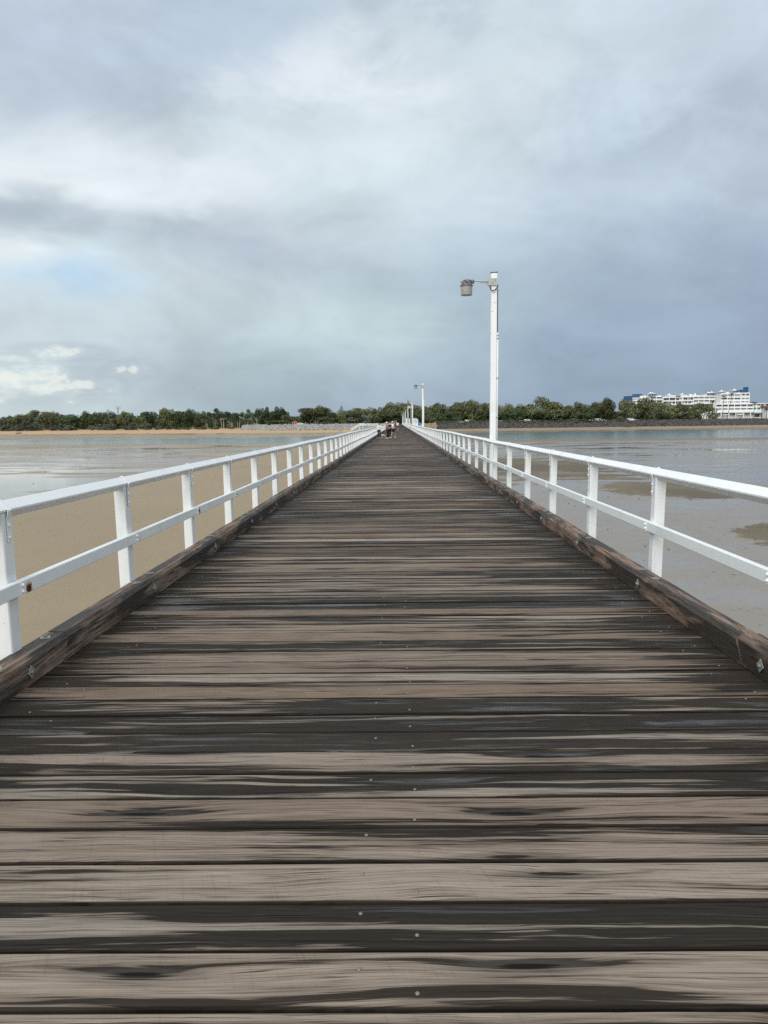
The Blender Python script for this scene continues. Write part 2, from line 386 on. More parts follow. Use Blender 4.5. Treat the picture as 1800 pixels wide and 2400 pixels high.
    rough = g.mixf(damp, rw, 0.62)
    rough = g.mixf(dryz, rough, 0.95)
    spec = g.mixf(damp, g.mixf(g.step(x, 0.0, 20.0), 0.60, 0.34), g.mixf(g.step(x, -6.0, 2.0), 0.16, 0.14))
    spec = g.mixf(dryz, spec, 0.05)
    h = g.add(g.mul(nf, 0.4), g.mul(nff, g.add(0.04, g.mul(ripple, 0.16))))
    h = g.mul(h, g.sub(1.0, g.mul(pool, 0.8)))
    setp(g, b, col=c, rough=rough, spec=spec, nor=g.bump(h, 0.22, 0.05))
    return m

def mat_water():
    m, g, b = new_mat('channel_water')
    P = g.pos(); x, y, z = g.xyz(P)
    n = g.noise(g.vec(g.mul(x, 0.5), g.mul(y, 1.2), 0.0), 1.0, 4, 0.6)
    n2 = g.noise(P, 0.03, 3, 0.5)
    setp(g, b, col=g.mix(n2, (0.09, 0.15, 0.145), (0.12, 0.175, 0.165)), rough=0.16, spec=0.5, nor=g.bump(n, 0.5, 0.10))
    return m

def mat_leaf(name, c1, c2, c3):
    m, g, b = new_mat(name)
    P = g.pos(); r = g.rnd()
    n = g.noise(P, 0.33, 3, 0.6)
    c = g.mix(g.step(n, 0.35, 0.65), c1, c2)
    c = g.mix(g.mul(g.step(g.noise(P, 3.0, 2, 0.5), 0.52, 0.68), 0.7), c, c3)
    v = g.n.new('ShaderNodeVectorMath'); v.operation = 'SCALE'; g._in(v, 0, c); g._in(v, 3, g.add(0.62, g.mul(r, 0.85)))
    setp(g, b, col=v.outputs[0], rough=0.7, spec=0.15)
    return m

MT = dict(
    deck=mat_deck(), kerb=mat_kerb(), paint=mat_paint(), paintr=mat_paint('white_painted_rail_with_rust', True),
    flats=mat_flats(), water=mat_water(),
    leaf_dark=mat_leaf('dark_leaves', (0.036, 0.058, 0.027), (0.068, 0.096, 0.040), (0.12, 0.145, 0.065)),
    leaf_olive=mat_leaf('olive_leaves', (0.075, 0.088, 0.042), (0.12, 0.130, 0.060), (0.18, 0.18, 0.095)),
    leaf_grey=mat_leaf('grey_green_leaves', (0.075, 0.088, 0.062), (0.11, 0.12, 0.085), (0.16, 0.17, 0.12)),
    leaf_palm=mat_leaf('palm_fronds', (0.045, 0.062, 0.028), (0.07, 0.09, 0.036), (0.11, 0.12, 0.05)),
    bark=plain('grey_bark', (0.19, 0.165, 0.14), 0.9, 0, 0.25), bark_pale=plain('pale_bark', (0.36, 0.33, 0.29), 0.85, 0, 0.2),
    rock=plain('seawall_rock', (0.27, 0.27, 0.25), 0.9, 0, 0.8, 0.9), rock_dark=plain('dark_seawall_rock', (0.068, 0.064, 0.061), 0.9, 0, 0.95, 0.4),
    rock_tan=plain('tan_rock', (0.27, 0.21, 0.14), 0.9, 0, 0.4, 0.9),
    galv=plain('galvanised_steel', (0.30, 0.32, 0.31), 0.5, 0.4, 0.2, 30.0), bolt=plain('bolt_steel', (0.22, 0.22, 0.21), 0.5, 0.5, 0.3, 60.0),
    nail=plain('nail_steel', (0.20, 0.19, 0.175), 0.5, 0.3, 0.3, 40.0),
    cable=plain('black_cable', (0.018, 0.018, 0.022), 0.5), conduit=plain('grey_white_conduit', (0.68, 0.71, 0.72), 0.4),
    lens=plain('cloudy_lamp_lens', (0.36, 0.335, 0.32), 0.35, 0, 0.5, 18.0), lamp_body=plain('corroded_lamp_body', (0.13, 0.12, 0.125), 0.6, 0.2, 0.9, 22.0),
    bracket=plain('grey_bracket', (0.40, 0.43, 0.41), 0.55, 0.3),
    bwhite=plain('white_render', (0.78, 0.79, 0.78), 0.7, 0, 0.06, 0.3), glass=plain('dark_window_glass', (0.045, 0.055, 0.065), 0.12, 0, 0.6, 0.35, spec=0.6),
    bgrey=plain('pale_grey_panel', (0.47, 0.50, 0.50), 0.6, 0, 0.1, 0.3), blue=plain('blue_cladding', (0.025, 0.085, 0.20), 0.5),
    sail=plain('white_canopy_fabric', (0.85, 0.86, 0.86), 0.6), red=plain('red_roof_tiles', (0.40, 0.075, 0.045), 0.7), maroon=plain('maroon_roof', (0.13, 0.03, 0.035), 0.7),
    cream=plain('cream_wall', (0.50, 0.48, 0.43), 0.8), croof=plain('grey_metal_roof', (0.34, 0.37, 0.40), 0.5), darkwall=plain('dark_timber_wall', (0.05, 0.05, 0.055), 0.8),
    tarp=plain('blue_tarp', (0.03, 0.16, 0.38), 0.5), tyre=plain('tyre_rubber', (0.02, 0.02, 0.02), 0.8), carw=plain('white_car_paint', (0.72, 0.73, 0.73), 0.25),
    skin=plain('skin', (0.46, 0.27, 0.19), 0.6, 0, 0.08), black=plain('black_fabric', (0.012, 0.012, 0.014), 0.9), whitec=plain('white_cotton', (0.74, 0.75, 0.75), 0.9, 0, 0.05),
    mauve=plain('mauve_brown_fabric', (0.30, 0.17, 0.145), 0.9), hair_b=plain('brown_hair', (0.16, 0.085, 0.045), 0.7), hair_r=plain('auburn_hair', (0.30, 0.13, 0.08), 0.7),
    hair_k=plain('dark_hair', (0.02, 0.016, 0.014), 0.7), shoe=plain('pink_white_shoe', (0.60, 0.45, 0.42), 0.7), fur_w=plain('white_fur', (0.72, 0.66, 0.60), 0.9), fur_b=plain('brown_fur', (0.10, 0.055, 0.035), 0.9),
    grass=plain('foreshore_grass', (0.075, 0.09, 0.035), 0.9, 0, 0.3, 0.2), stone=plain('dark_wet_stone', (0.045, 0.042, 0.038), 0.6, 0, 0.4, 20.0),
    pile=plain('old_pile_timber', (0.075, 0.062, 0.05), 0.85, 0, 0.4, 4.0, 0.4), logm=plain('driftwood', (0.10, 0.075, 0.055), 0.9, 0, 0.3, 3.0),
)

# ------------------------------------------------------------------ mesh helpers
def add_box(bm, c, s, rot=None):
    M = Matrix.Translation(c)
    if rot is not None: M = M @ rot.to_4x4()
    M = M @ Matrix.Diagonal((s[0], s[1], s[2], 1))
    return bmesh.ops.create_cube(bm, size=1.0, matrix=M)['verts']
def add_cyl(bm, p0, p1, r0, r1=None, seg=10, caps=True):
    p0 = Vector(p0); p1 = Vector(p1); r1 = r0 if r1 is None else r1
    d = p1-p0
    M = Matrix.Translation((p0+p1)/2) @ d.to_track_quat('Z', 'Y').to_matrix().to_4x4()
    bmesh.ops.create_cone(bm, cap_ends=caps, segments=seg, radius1=r0, radius2=max(r1, 1e-4), depth=d.length, matrix=M)
def add_tube(bm, pts, r, seg=6):
    pts = [Vector(p) for p in pts]
    rr = r if isinstance(r, (list, tuple)) else [r]*len(pts)
    rings = []
    for i, p in enumerate(pts):
        d = (pts[min(i+1, len(pts)-1)] - pts[max(i-1, 0)]).normalized()
        q = d.to_track_quat('Z', 'Y')
        rings.append([bm.verts.new(p + q @ Vector((cos(2*pi*k/seg)*rr[i], sin(2*pi*k/seg)*rr[i], 0))) for k in range(seg)])
    for a, b in zip(rings, rings[1:]):
        for k in range(seg): bm.faces.new((a[k], a[(k+1) % seg], b[(k+1) % seg], b[k]))
    bm.faces.new(rings[0][::-1]); bm.faces.new(rings[-1])
def add_ico(bm, c, s, sub=1, rot=None, jit=0.0):
    M = Matrix.Translation(c)
    if rot is not None: M = M @ rot.to_4x4()
    M = M @ Matrix.Diagonal((s[0], s[1], s[2], 1))
    v = bmesh.ops.create_icosphere(bm, subdivisions=sub, radius=1.0, matrix=M)['verts']
    if jit:
        for q in v: q.co += Vector((random.uniform(-1, 1)*s[0], random.uniform(-1, 1)*s[1], random.uniform(-1, 1)*s[2]))*jit
    return v
def mesh_of(bm, name, mat, smooth=False, bevel=0.0):
    if bevel: bmesh.ops.bevel(bm, geom=list(bm.edges), offset=bevel, segments=1, affect='EDGES', clamp_overlap=True)
    bmesh.ops.recalc_face_normals(bm, faces=bm.faces)
    me = bpy.data.meshes.new(name); bm.to_mesh(me); bm.free()
    for mm in (mat if isinstance(mat, (list, tuple)) else [mat]): me.materials.append(mm)
    if smooth:
        for p in me.polygons: p.use_smooth = True
    return me
def link(name, me, parent=None, loc=None, rot=None, scale=None):
    o = bpy.data.objects.new(name, me); COL.objects.link(o)
    if parent is not None: o.parent = parent
    if loc is not None: o.location = loc
    if rot is not None: o.rotation_euler = rot
    if scale is not None: o.scale = scale
    return o
def obj(name, bm, mat, parent=None, smooth=False, bevel=0.0, **k):
    return link(name, mesh_of(bm, name, mat, smooth, bevel), parent, **k)
def thing(name, label, cat, loc=(0, 0, 0), rotz=0.0, group=None, scale=1.0):
    o = bpy.data.objects.new(name, None); COL.objects.link(o)
    o.empty_display_size = 0.2
    o.location = loc; o.rotation_euler = (0, 0, rotz); o.scale = (scale,)*3
    o['label'] = label; o['category'] = cat
    if group: o['group'] = group
    return o
def tag(o, label, cat, group=None):
    o['label'] = label; o['category'] = cat
    if group: o['group'] = group
    return o
def BM(): return bmesh.new()

# ------------------------------------------------------------------ terrain
FLAT = -4.8
def shore_y(X):        # foot of the land behind the beach
    pts = [(-3000, 620), (-330, 530), (-200, 512), (-105, 470), (-60, 455), (0, 450), (90, 458), (180, 475), (300, 520), (3000, 900)]
    for (a, ya), (b, yb) in zip(pts, pts[1:]):
        if X <= b: return ya + (yb-ya)*max(0, (X-a))/(b-a)
    return pts[-1][1]
def near_bank(X):
    if X < 0: return 232 + 34*min(1, -X/250)
    return 250
def far_bank(X):
    pts = [(-3000, 330), (-200, 338), (-60, 348), (-10, 385), (60, 425), (150, 440), (300, 482), (3000, 700)]
    for (a, ya), (b, yb) in zip(pts, pts[1:]):
        if X <= b: return ya + (yb-ya)*max(0, (X-a))/(b-a)
    return 700
def smooth(a, b, t):
    t = max(0.0, min(1.0, (t-a)/(b-a))); return t*t*(3-2*t)
def left_beach(X): return smooth(-70, -115, X) if X < -70 else 0.0
def ground_z(X, Y):
    z = FLAT
    nb, fb = near_bank(X), far_bank(X)
    w = 3.5*mnoise.noise(Vector((X*0.02, Y*0.02, 0)))
    z -= 0.8*smooth(nb-2+w, nb+14+w, Y)*(1-smooth(fb-14+w, fb+w*0.5, Y))
    sy = shore_y(X)
    lb = smooth(70, 115, -X)
    # beach rise up to the land edge
    top_l, top_r = -2.2, -2.9
    z_top = top_l*lb + top_r*(1-lb)
    z += (z_top-FLAT)*smooth(sy-30, sy+1, Y)
    land = -1.7*lb + 0.35*(1-lb)
    z += (land - z_top)*smooth(sy+2, sy+7+18*lb, Y)
    if Y > sy+30: z += 0.10*smooth(sy+30, sy+90, Y)
    return z
def axis(knots):
    out = []
    for a, b, n in knots: out += [a+(b-a)*i/n for i in range(n)]
    return out + [knots[-1][1]]
xs = axis([(-4000, -700, 8), (-700, -330, 14), (-330, 330, 132), (330, 700, 14), (700, 4000, 8)])
ys = axis([(-600, 0, 6), (0, 200, 20), (200, 290, 30), (290, 560, 110), (560, 760, 16), (760, 5000, 8)])
vsx = [(X, Y, ground_z(X, Y)) for Y in ys for X in xs]
nx = len(xs)
fs = [(j*nx+i, j*nx+i+1, (j+1)*nx+i+1, (j+1)*nx+i) for j in range(len(ys)-1) for i in range(nx-1)]
me = bpy.data.meshes.new('tidal_flats'); me.from_pydata(vsx, [], fs); me.materials.append(MT['flats'])
for p in me.polygons: p.use_smooth = True
o = link('ground', me); o['kind'] = 'structure'; o['label'] = 'wet tidal sand flats, beach and foreshore land'
bm = BM()
zw = -4.93
vv = [bm.verts.new(p) for p in ((-4000, 180, zw), (4000, 180, zw), (4000, 700, zw), (-4000, 480, zw))]
bm.faces.new(vv)
o = obj('water', bm, MT['water']); o['kind'] = 'structure'; o['label'] = 'pale channel of sea water between the flats and the far beach'

# ------------------------------------------------------------------ pier deck
PIER_END = 452.0
HW_L, HW_R = 2.44, 2.37       # inner faces of the kerbs
XL, XR = -2.56, 2.50          # plank ends
def wob_x(y): return 0.02*sin(y*0.21+1.0) + 0.035*sin(y*0.047)
def wob_z(y): return 0.012*sin(y*0.17+0.6) + 0.03*sin(y*0.043+2.0)*min(1, y/30)

deck = thing('pier_deck', 'long timber plank deck of the pier, streaked with dark rain water', 'pier')
deck['kind'] = 'thing'
def plank_mesh(seg, gap, seed, wav):
    rnd = random.Random(seed); bm = BM()
    L = XR-XL; hw = (PITCHP-gap)/2
    sec = []
    for i in range(seg+1):
        x = XL + L*i/seg
        a = wav*mnoise.noise(Vector((x*1.7, seed*3.1, 0))) + wav*0.6*mnoise.noise(Vector((x*6, seed*3.1, 5)))
        c = wav*mnoise.noise(Vector((x*1.7, seed*3.1, 9))) + wav*0.6*mnoise.noise(Vector((x*6, seed*3.1, 15)))
        bz = 0.0015*mnoise.noise(Vector((x*1.2, seed, 3)))
        b = 0.006
        prof = [(-hw+a, -0.07), (-hw+a, -b+bz), (-hw+a+b, bz), (hw+c-b, bz), (hw+c, -b+bz), (hw+c, -0.07)]
        sec.append([bm.verts.new((x, SKEW*x+p[0], p[1])) for p in prof])
    for s0, s1 in zip(sec, sec[1:]):
        for k in range(6): bm.faces.new((s0[k], s0[(k+1) % 6], s1[(k+1) % 6], s1[k]))
    bm.faces.new(sec[0][::-1]); bm.faces.new(sec[-1])
    return mesh_of(bm, 'plank', MT['deck'])
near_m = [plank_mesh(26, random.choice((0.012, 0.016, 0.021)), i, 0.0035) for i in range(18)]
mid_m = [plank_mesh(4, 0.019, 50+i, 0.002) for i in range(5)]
k0 = -6
nail_bm = BM(); bmesh.ops.create_cone(nail_bm, cap_ends=True, segments=10, radius1=0.0085, radius2=0.006, depth=0.004, matrix=Matrix.Translation((0, 0, 0.001)))
nail_me = mesh_of(nail_bm, 'nail', MT['nail'], True)
rn = random.Random(3)
for k in range(k0, k0+300):
    yc = (k+0.5)*PITCHP
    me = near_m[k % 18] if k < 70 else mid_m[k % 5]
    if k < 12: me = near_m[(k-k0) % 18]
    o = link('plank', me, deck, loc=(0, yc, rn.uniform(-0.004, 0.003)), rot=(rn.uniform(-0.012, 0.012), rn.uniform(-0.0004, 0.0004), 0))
    if -2 <= k < 36:
        for nxp, side in ((-0.14, 1), (0.056, -1)) + (((-2.20, -1), (2.10, 1)) if k % 2 else ((-2.04, 1), (2.22, -1))):
            link('nail', nail_me, o, loc=(nxp+rn.uniform(-.012, .012), SKEW*nxp+side*(0.055+rn.uniform(-.02, .02)), 0.0005))
# the rest of the deck beyond about 70 m
bm = BM()
k = k0+300
while (k+1)*PITCHP < PIER_END:
    yc = (k+0.5)*PITCHP; hw = 0.110; z = rn.uniform(-0.003, 0.003)
    v = [bm.verts.new((x, yc+SKEW*x+s*hw, zz)) for zz in (z-0.05, z) for x, s in ((XL, -1), (XR, -1), (XR, 1), (XL, 1))]
    for q in ((4, 5, 6, 7), (0, 1, 5, 4), (2, 3, 7, 6)): bm.faces.new([v[i] for i in q])
    k += 1
o = obj('plank', bm, MT['deck'], deck); o['kind'] = 'stuff'
# under-structure
jb = BM(); add_box(jb, (0, (PIER_END-1)/2, 0), (0.2, PIER_END+3, 0.28)); jm = mesh_of(jb, 'joist', MT['pile'])
for x in (-2.2, -1.1, -0.04, 1.1, 2.2): link('joist', jm, deck, loc=(x, 0, -0.215))
cb = BM(); add_box(cb, (0, 0, 0), (5.6, 0.3, 0.3)); cm = mesh_of(cb, 'crosshead', MT['pile'])
pb = BM(); add_cyl(pb, (0, 0, -6.4), (0, 0, 0), 0.19, 0.16, 10); pm = mesh_of(pb, 'pile', MT['pile'], False)
y = 3.0
while y < 440:
    link('crosshead', cm, deck, loc=(0, y, -0.51))
    for x in (-2.3, 0.0, 2.3): link('pile', pm, deck, loc=(x, y, -0.66))
    y += 6.05

# ------------------------------------------------------------------ kerb timbers
def washer_mesh():
    bm = BM()
    add_box(bm, (0, 0, 0.0025), (0.066, 0.066, 0.005), Matrix.Rotation(pi/4, 3, 'Z'))
    me1 = mesh_of(bm, 'washer_plate', MT['galv'])
    bm = BM(); bmesh.ops.create_cone(bm, cap_ends=True, segments=8, radius1=0.015, radius2=0.012, depth=0.014, matrix=Matrix.Translation((0, 0, 0.012)))
    return me1, mesh_of(bm, 'bolt', MT['bolt'])
WPL, WB = washer_mesh()
KH, KW, KC = 0.195, 0.165, 0.035
def kerb(side):
    lab = ('dark wet kerb timber along the left edge of the deck' if side < 0 else 'brown kerb timber along the right edge of the deck')
    T_ = thing('kerb_timber', lab, 'kerb')
    hw = HW_L if side < 0 else HW_R
    joints = [-1.0, 5.15, 9.9, 14.6] if side < 0 else [-1.0, 5.0, 10.3, 15.5]
    while joints[-1] < PIER_END: joints.append(joints[-1]+5.1)
    rr = random.Random(side+5)
    for i, (a, b) in enumerate(zip(joints, joints[1:])):
        b = min(b, PIER_END)
        if b-a < 0.5: continue
        bm = BM(); near = a < 40
        # half lap: the lower half of the next length runs under the upper half of this one
        segs = 14 if near else 2
        dxo = rr.uniform(-0.006, 0.006); dzo = rr.uniform(-0.006, 0.006)
        secs = []
        lap = 0.11
        for j in range(segs+1):
            t = j/segs; yy = a + (b-a)*t
            dz = dzo + (0.004*mnoise.noise(Vector((yy*1.3, side*7, 0))) if near else 0)
            dd = dxo + (0.005*mnoise.noise(Vector((yy*1.1, side*9, 4))) if near else 0)
            ch = KC + (0.008*mnoise.noise(Vector((yy*2.0, side, 8))) if near else 0)
            prof = [(0, 0.002), (0, KH-ch), (ch*0.8, KH), (KW-0.01, KH), (KW, KH-0.012), (KW, 0.002)]
            low = 0.0
            ring = []
            for (px, pz) in prof:
                yo = yy
                if j == 0 and i > 0: yo += (-lap+0.004 if pz < 0.1 else 0.004)
                if j == segs: yo += (-lap-0.004 if pz < 0.1 else -0.004)
                ring.append(bm.verts.new((side*(hw+px+dd), yo, pz+dz if pz > 0.05 else pz)))
            secs.append(ring)
        for s0, s1 in zip(secs, secs[1:]):
            for k in range(6): bm.faces.new((s0[k], s0[(k+1) % 6], s1[(k+1) % 6], s1[k]))
        bm.faces.new(secs[0][::-1]); bm.faces.new(secs[-1])
        bo = obj('beam', bm, MT['kerb'], T_)
        if near:
            y0 = (4.55 if side < 0 else 4.62)
            n = 0
            while y0 + 2.44*n < b:
                yb = y0 + 2.44*n; n += 1
                if yb < a+0.15 or yb > b-0.1: continue
                for dyb, off in ((-0.22, 0.085), (0.22 if n > 1 else 0.45, 0.10)):
                    if a+.05 < yb+dyb < b-.05:
                        w = link('washer', WPL, bo, loc=(side*(hw+off+dxo), yb+dyb, KH+dzo+0.001), rot=(0, 0, rr.uniform(-.5, .5)))
                        w2 = link('bolt', WB, bo, loc=w.location.copy(), rot=w.rotation_euler.copy())
                w = link('washer', WPL, bo, loc=(side*(hw-0.004+dxo), yb+0.03, 0.085), rot=Euler((0, -side*pi/2, 0)))
                link('bolt', WB, bo, loc=w.location.copy(), rot=w.rotation_euler.copy())
    return T_
kerb(-1); kerb(1)

# ------------------------------------------------------------------ railings
RS = 0.092; RZ = 1.13; PW, PD = 0.105, 0.125
def arris_mesh(mat):      # square rail turned 45 degrees, unit length along Y
    bm = BM(); r = RS/math.sqrt(2); c = 0.006
    pr = [(c, r-c), (r-c, c), (r-c, -c), (c, -r+c), (-c, -r+c), (-r+c, -c), (-r+c, c), (-c, r-c)]
    A = [bm.verts.new((x, 0, z)) for x, z in pr]; B = [bm.verts.new((x, 1, z)) for x, z in pr]
    for k in range(8): bm.faces.new((A[k], A[(k+1) % 8], B[(k+1) % 8], B[k]))
    bm.faces.new(A[::-1]); bm.faces.new(B)
    return mesh_of(bm, 'top_rail', mat)
def rect_mesh(mat):
    bm = BM(); w, h, c = 0.025, 0.05, 0.006
    pr = [(-w+c, h), (w-c, h), (w, h-c), (w, -h+c), (w-c, -h), (-w+c, -h), (-w, -h+c), (-w, h-c)]
    A = [bm.verts.new((x, 0, z)) for x, z in pr]; B = [bm.verts.new((x, 1, z)) for x, z in pr]
    for k in range(8): bm.faces.new((A[k], A[(k+1) % 8], B[(k+1) % 8], B[k]))
    bm.faces.new(A[::-1]); bm.faces.new(B)
    return mesh_of(bm, 'mid_rail', mat)
AR = arris_mesh(MT['paint']); MR = rect_mesh(MT['paint']); MRR = rect_mesh(MT['paintr'])
bm = BM(); add_box(bm, (0, 0, 0), (PW, PD, 1.0)); bmesh.ops.bevel(bm, geom=[e for e in bm.edges if abs(e.verts[0].co.z-e.verts[1].co.z) > .5], offset=0.007, segments=1, affect='EDGES')
POSTM = mesh_of(bm, 'post', MT['paint'])
def strap_mesh(side):      # folded metal strap over the arris rail and down the inner face of the post
    bm = BM(); r = RS/math.sqrt(2)+0.006; w = 0.022
    pts = [(side*r*0.9, -r*0.1), (0, r), (-side*r, 0), (-side*(PW/2+0.004), -0.06), (-side*(PW/2+0.004), -0.21)]
    for (a, b) in zip(pts, pts[1:]):
        d = Vector((b[0]-a[0], 0, b[1]-a[1])); c = Vector(((a[0]+b[0])/2, 0, (a[1]+b[1])/2))
        ang = math.atan2(d.x, d.z)
        add_box(bm, c, (0.005, w*2, d.length), Matrix.Rotation(ang, 3, 'Y'))
    for zz in (-0.10, -0.18):
        add_cyl(bm, (-side*(PW/2+0.004), 0, zz), (-side*(PW/2+0.016), 0, zz), 0.011, 0.008, 8)
    return mesh_of(bm, 'rail_strap', MT['paint'])
def clamp_mesh(side):
    bm = BM()
    add_box(bm, (-side*0.003, 0, 0), (0.006, 0.04, 0.094))
    for zz in (-0.022, 0.022): add_cyl(bm, (-side*0.004, 0, zz), (-side*0.020, 0, zz), 0.013, 0.009, 8)
    return mesh_of(bm, 'rail_clamp', MT['paint'])
def railing(side, y0, step, label):
    R = thing('pier_railing', label, 'railing')
    xp = 2.58 + PW/2
    rr = random.Random(20+side)
    P = []
    y = y0 - 2*step
    while y < PIER_END-1:
        amp = 1.0 if y > 9 else 0.3
        P.append((side*(xp)+wob_x(y)*min(1, max(0, y-8)/20)+rr.uniform(-.009, .009)*amp, y, wob_z(y)+rr.uniform(-.010, .010)*amp))
        y += step
    strap = strap_mesh(side); clampm = clamp_mesh(side)
    for i, (x, y, dz) in enumerate(P):
        H = RZ + 0.6
        po = link('post', POSTM, R, loc=(x, y, RZ-0.004-H/2+dz), rot=(rr.uniform(-.008, .008), side*rr.uniform(-0.002, .012), rr.uniform(-.03, .03)), scale=(1, 1, H))
        if -3 < y < 62:
            link('rail_strap', strap, R, loc=(x, y, RZ+dz))
            link('rail_clamp', clampm, R, loc=(x-side*(PW/2+0.05), y+0.02, 0.60+dz))
        if i+1 < len(P):
            x2, y2, dz2 = P[i+1]
            for nm, me, ox, zz in (('top_rail', AR, 0.0, RZ), ('mid_rail', (MRR if side < 0 else MR), -side*(PW/2+0.025), 0.60)):
                a = Vector((x+ox, y+0.0015, zz+dz)); b = Vector((x2+ox, y2-0.0015, zz+dz2))
                d = b-a
                link(nm, me, R, loc=a, rot=(math.asin(d.z/d.length), 0, -math.atan2(d.x, d.y)), scale=(1, d.length, 1))
    return R
railing(-1, 4.70, 2.15, 'white timber railing on the left of the deck with rust stains on its middle rail')
railing(1, 4.90, 2.48, 'white timber railing on the right of the deck beside the lamp posts')

# ------------------------------------------------------------------ lamp posts
def lamp_post():
    t = thing('lamp_post', '', 'lamp post')
    bm = BM(); w = 0.175; top = 5.97
    add_box(bm, (0, 0, (top-0.9)/2), (w, w, top+0.9)); obj('pole', bm, MT['paint'], t, bevel=0.012)
    bm = BM()
    n = 9
    for i in range(n):
        u = -1+2*i/(n-1)
        pass
    add_tube(bm, [(-0.105, -0.05, top-0.005), (-0.07, -0.05, top+0.022), (-0.02, -0.05, top+0.012), (0.04, -0.05, top+0.010), (0.075, -0.05, top+0.03), (0.10, -0.05, top+0.012)], 0.014, 6)
    add_box(bm, (0, 0, top+0.006), (0.18, 0.18, 0.012)); obj('pole_cap', bm, MT['cable'], t)
    bm = BM(); add_box(bm, (-0.045, -0.102, top-0.26), (0.26, 0.03, 0.20))
    add_box(bm, (-0.13, -0.02, top-0.26), (0.03, 0.17, 0.20)); br = obj('bracket', bm, MT['bracket'], t)
    bm = BM()
    for q in ((-0.05, top-0.29), (0.02, top-0.21)): add_cyl(bm, (q[0], -0.117, q[1]), (q[0], -0.13, q[1]), 0.016, 0.012, 8)
    for q in ((0.015, 5.42), (0.02, 5.13), (-0.05, 4.88)): add_cyl(bm, (q[0], -0.088, q[1]), (q[0], -0.094, q[1]), 0.012, 0.012, 8)
    obj('bolt', bm, MT['bolt'], t)
    bm = BM(); add_cyl(bm, (-0.145, -0.03, top-0.235), (-0.64, -0.03, top-0.22), 0.024, 0.020, 10)
    vv = [bm.verts.new(p) for p in ((-0.145, -0.028, top-0.26), (-0.145, -0.028, top-0.36), (-0.42, -0.028, top-0.25))]; bm.faces.new(vv)
    vv = [bm.verts.new(p) for p in ((-0.145, -0.034, top-0.26), (-0.42, -0.034, top-0.25), (-0.145, -0.034, top-0.36))]; bm.faces.new(vv)
    obj('arm', bm, MT['bracket'], t)
    # lamp head
    hx = -0.80
    bm = BM()
    add_cyl(bm, (hx, -0.03, top-0.36), (hx, -0.03, top-0.335), 0.19, 0.185, 20)
    add_cyl(bm, (hx, -0.03, top-0.335), (hx, -0.03, top-0.235), 0.175, 0.13, 14)
    add_cyl(bm, (hx+0.16, -0.03, top-0.27), (hx+0.20, -0.03, top-0.19), 0.06, 0.04, 8)
    rr = random.Random(4)
    for i in range(16):
        a = rr.uniform(0, 2*pi); q = rr.uniform(0.02, 0.17)
        add_ico(bm, (hx+cos(a)*q, -0.03+sin(a)*q, top-0.235+rr.uniform(-.02, .03)), (rr.uniform(.02, .05), rr.uniform(.02, .05), rr.uniform(.012, .03)), 1)
    add_tube(bm, [(hx-0.15, -0.03, top-0.26), (hx-0.08, -0.03, top-0.19), (hx+0.05, -0.03, top-0.175), (hx+0.2, -0.03, top-0.215)], 0.012, 6)
    for i in range(7):
        xx = hx+rr.uniform(-.15, .2); add_cyl(bm, (xx, -0.03+rr.uniform(-.05, .05), top-0.22), (xx+rr.uniform(-.01, .01), -0.03, top-0.22+rr.uniform(.04, .12)), 0.0025, 0.001, 4)
    obj('lamp_housing', bm, MT['lamp_body'], t)
    bm = BM(); N_ = 20
    for (z0, z1, ra, rb) in ((top-0.36, top-0.60, 0.168, 0.162), (top-0.60, top-0.62, 0.168, 0.15)):
        add_cyl(bm, (hx, -0.03, z0), (hx, -0.03, z1), ra, rb, N_)
    lens = obj('lamp_shade', bm, MT['lens'], t)
    bm = BM()
    for i in range(6):
        bmesh.ops.create_cone(bm, cap_ends=False, segments=N_, radius1=0.1695, radius2=0.1695, depth=0.008, matrix=Matrix.Translation((hx, -0.03, top-0.40-0.042*i)))
    obj('rib', bm, MT['bracket'], lens)
    bm = BM()
    add_tube(bm, [(-0.13, -0.125, top-0.37), (-0.115, -0.14, top-0.46), (-0.07, -0.14, top-0.52), (0.02, -0.135, top-0.49), (0.10, -0.11, top-0.40), (0.115, -0.06, top-0.35)], 0.017, 6)
    add_tube(bm, [(0.106, -0.06, top-0.45), (0.106, -0.06, top-1.3), (0.108, -0.06, top-1.33), (0.112, -0.06, top-1.72)], 0.013, 6)
    obj('cable', bm, MT['cable'], t)
    bm = BM(); add_cyl(bm, (0.118, -0.06, -0.3), (0.118, -0.06, top-1.78), 0.024, 0.024, 8)
    add_cyl(bm, (0.118, -0.06, top-1.80), (0.118, -0.06, top-1.70), 0.030, 0.026, 8)
    cd = obj('conduit', bm, MT['conduit'], t, smooth=True)
    bm = BM()
    for i in range(4): add_box(bm, (0.112, -0.075, top-1.86-1.15*i), (0.07, 0.05, 0.022))
    obj('conduit_clip', bm, MT['bracket'], cd)
    return t
lamp = lamp_post()
def copy_tree(o, parent=None):
    c = o.copy(); COL.objects.link(c)
    if parent is not None: c.parent = parent
    for ch in [k for k in bpy.data.objects if k.parent == o and k is not c]: copy_tree(ch, c)
    return c
LAMPL = ['nearest and tallest looking white timber lamp post, standing behind the right railing',
         'second white lamp post along the right railing, its lamp clear above the trees',
         'third white lamp post along the right railing, a small pale board behind its top',
         'fourth white lamp post along the right railing, its top level with the tree crowns',
         'fifth white lamp post along the right railing, far down the pier',
         'sixth white lamp post along the right railing, far down the pier',
         'seventh white lamp post along the right railing, close to the shore',
         'farthest visible white lamp post on the right railing, at the shore end']
LY = [21.9, 82.5, 143, 203.5, 264, 324.5, 385, 441]
for i, ly in enumerate(LY):
    t = lamp if i == 0 else copy_tree(lamp)
    t.location = (2.84, ly, 0); t['label'] = LAMPL[i]; t['group'] = 'lamp posts along the right railing'

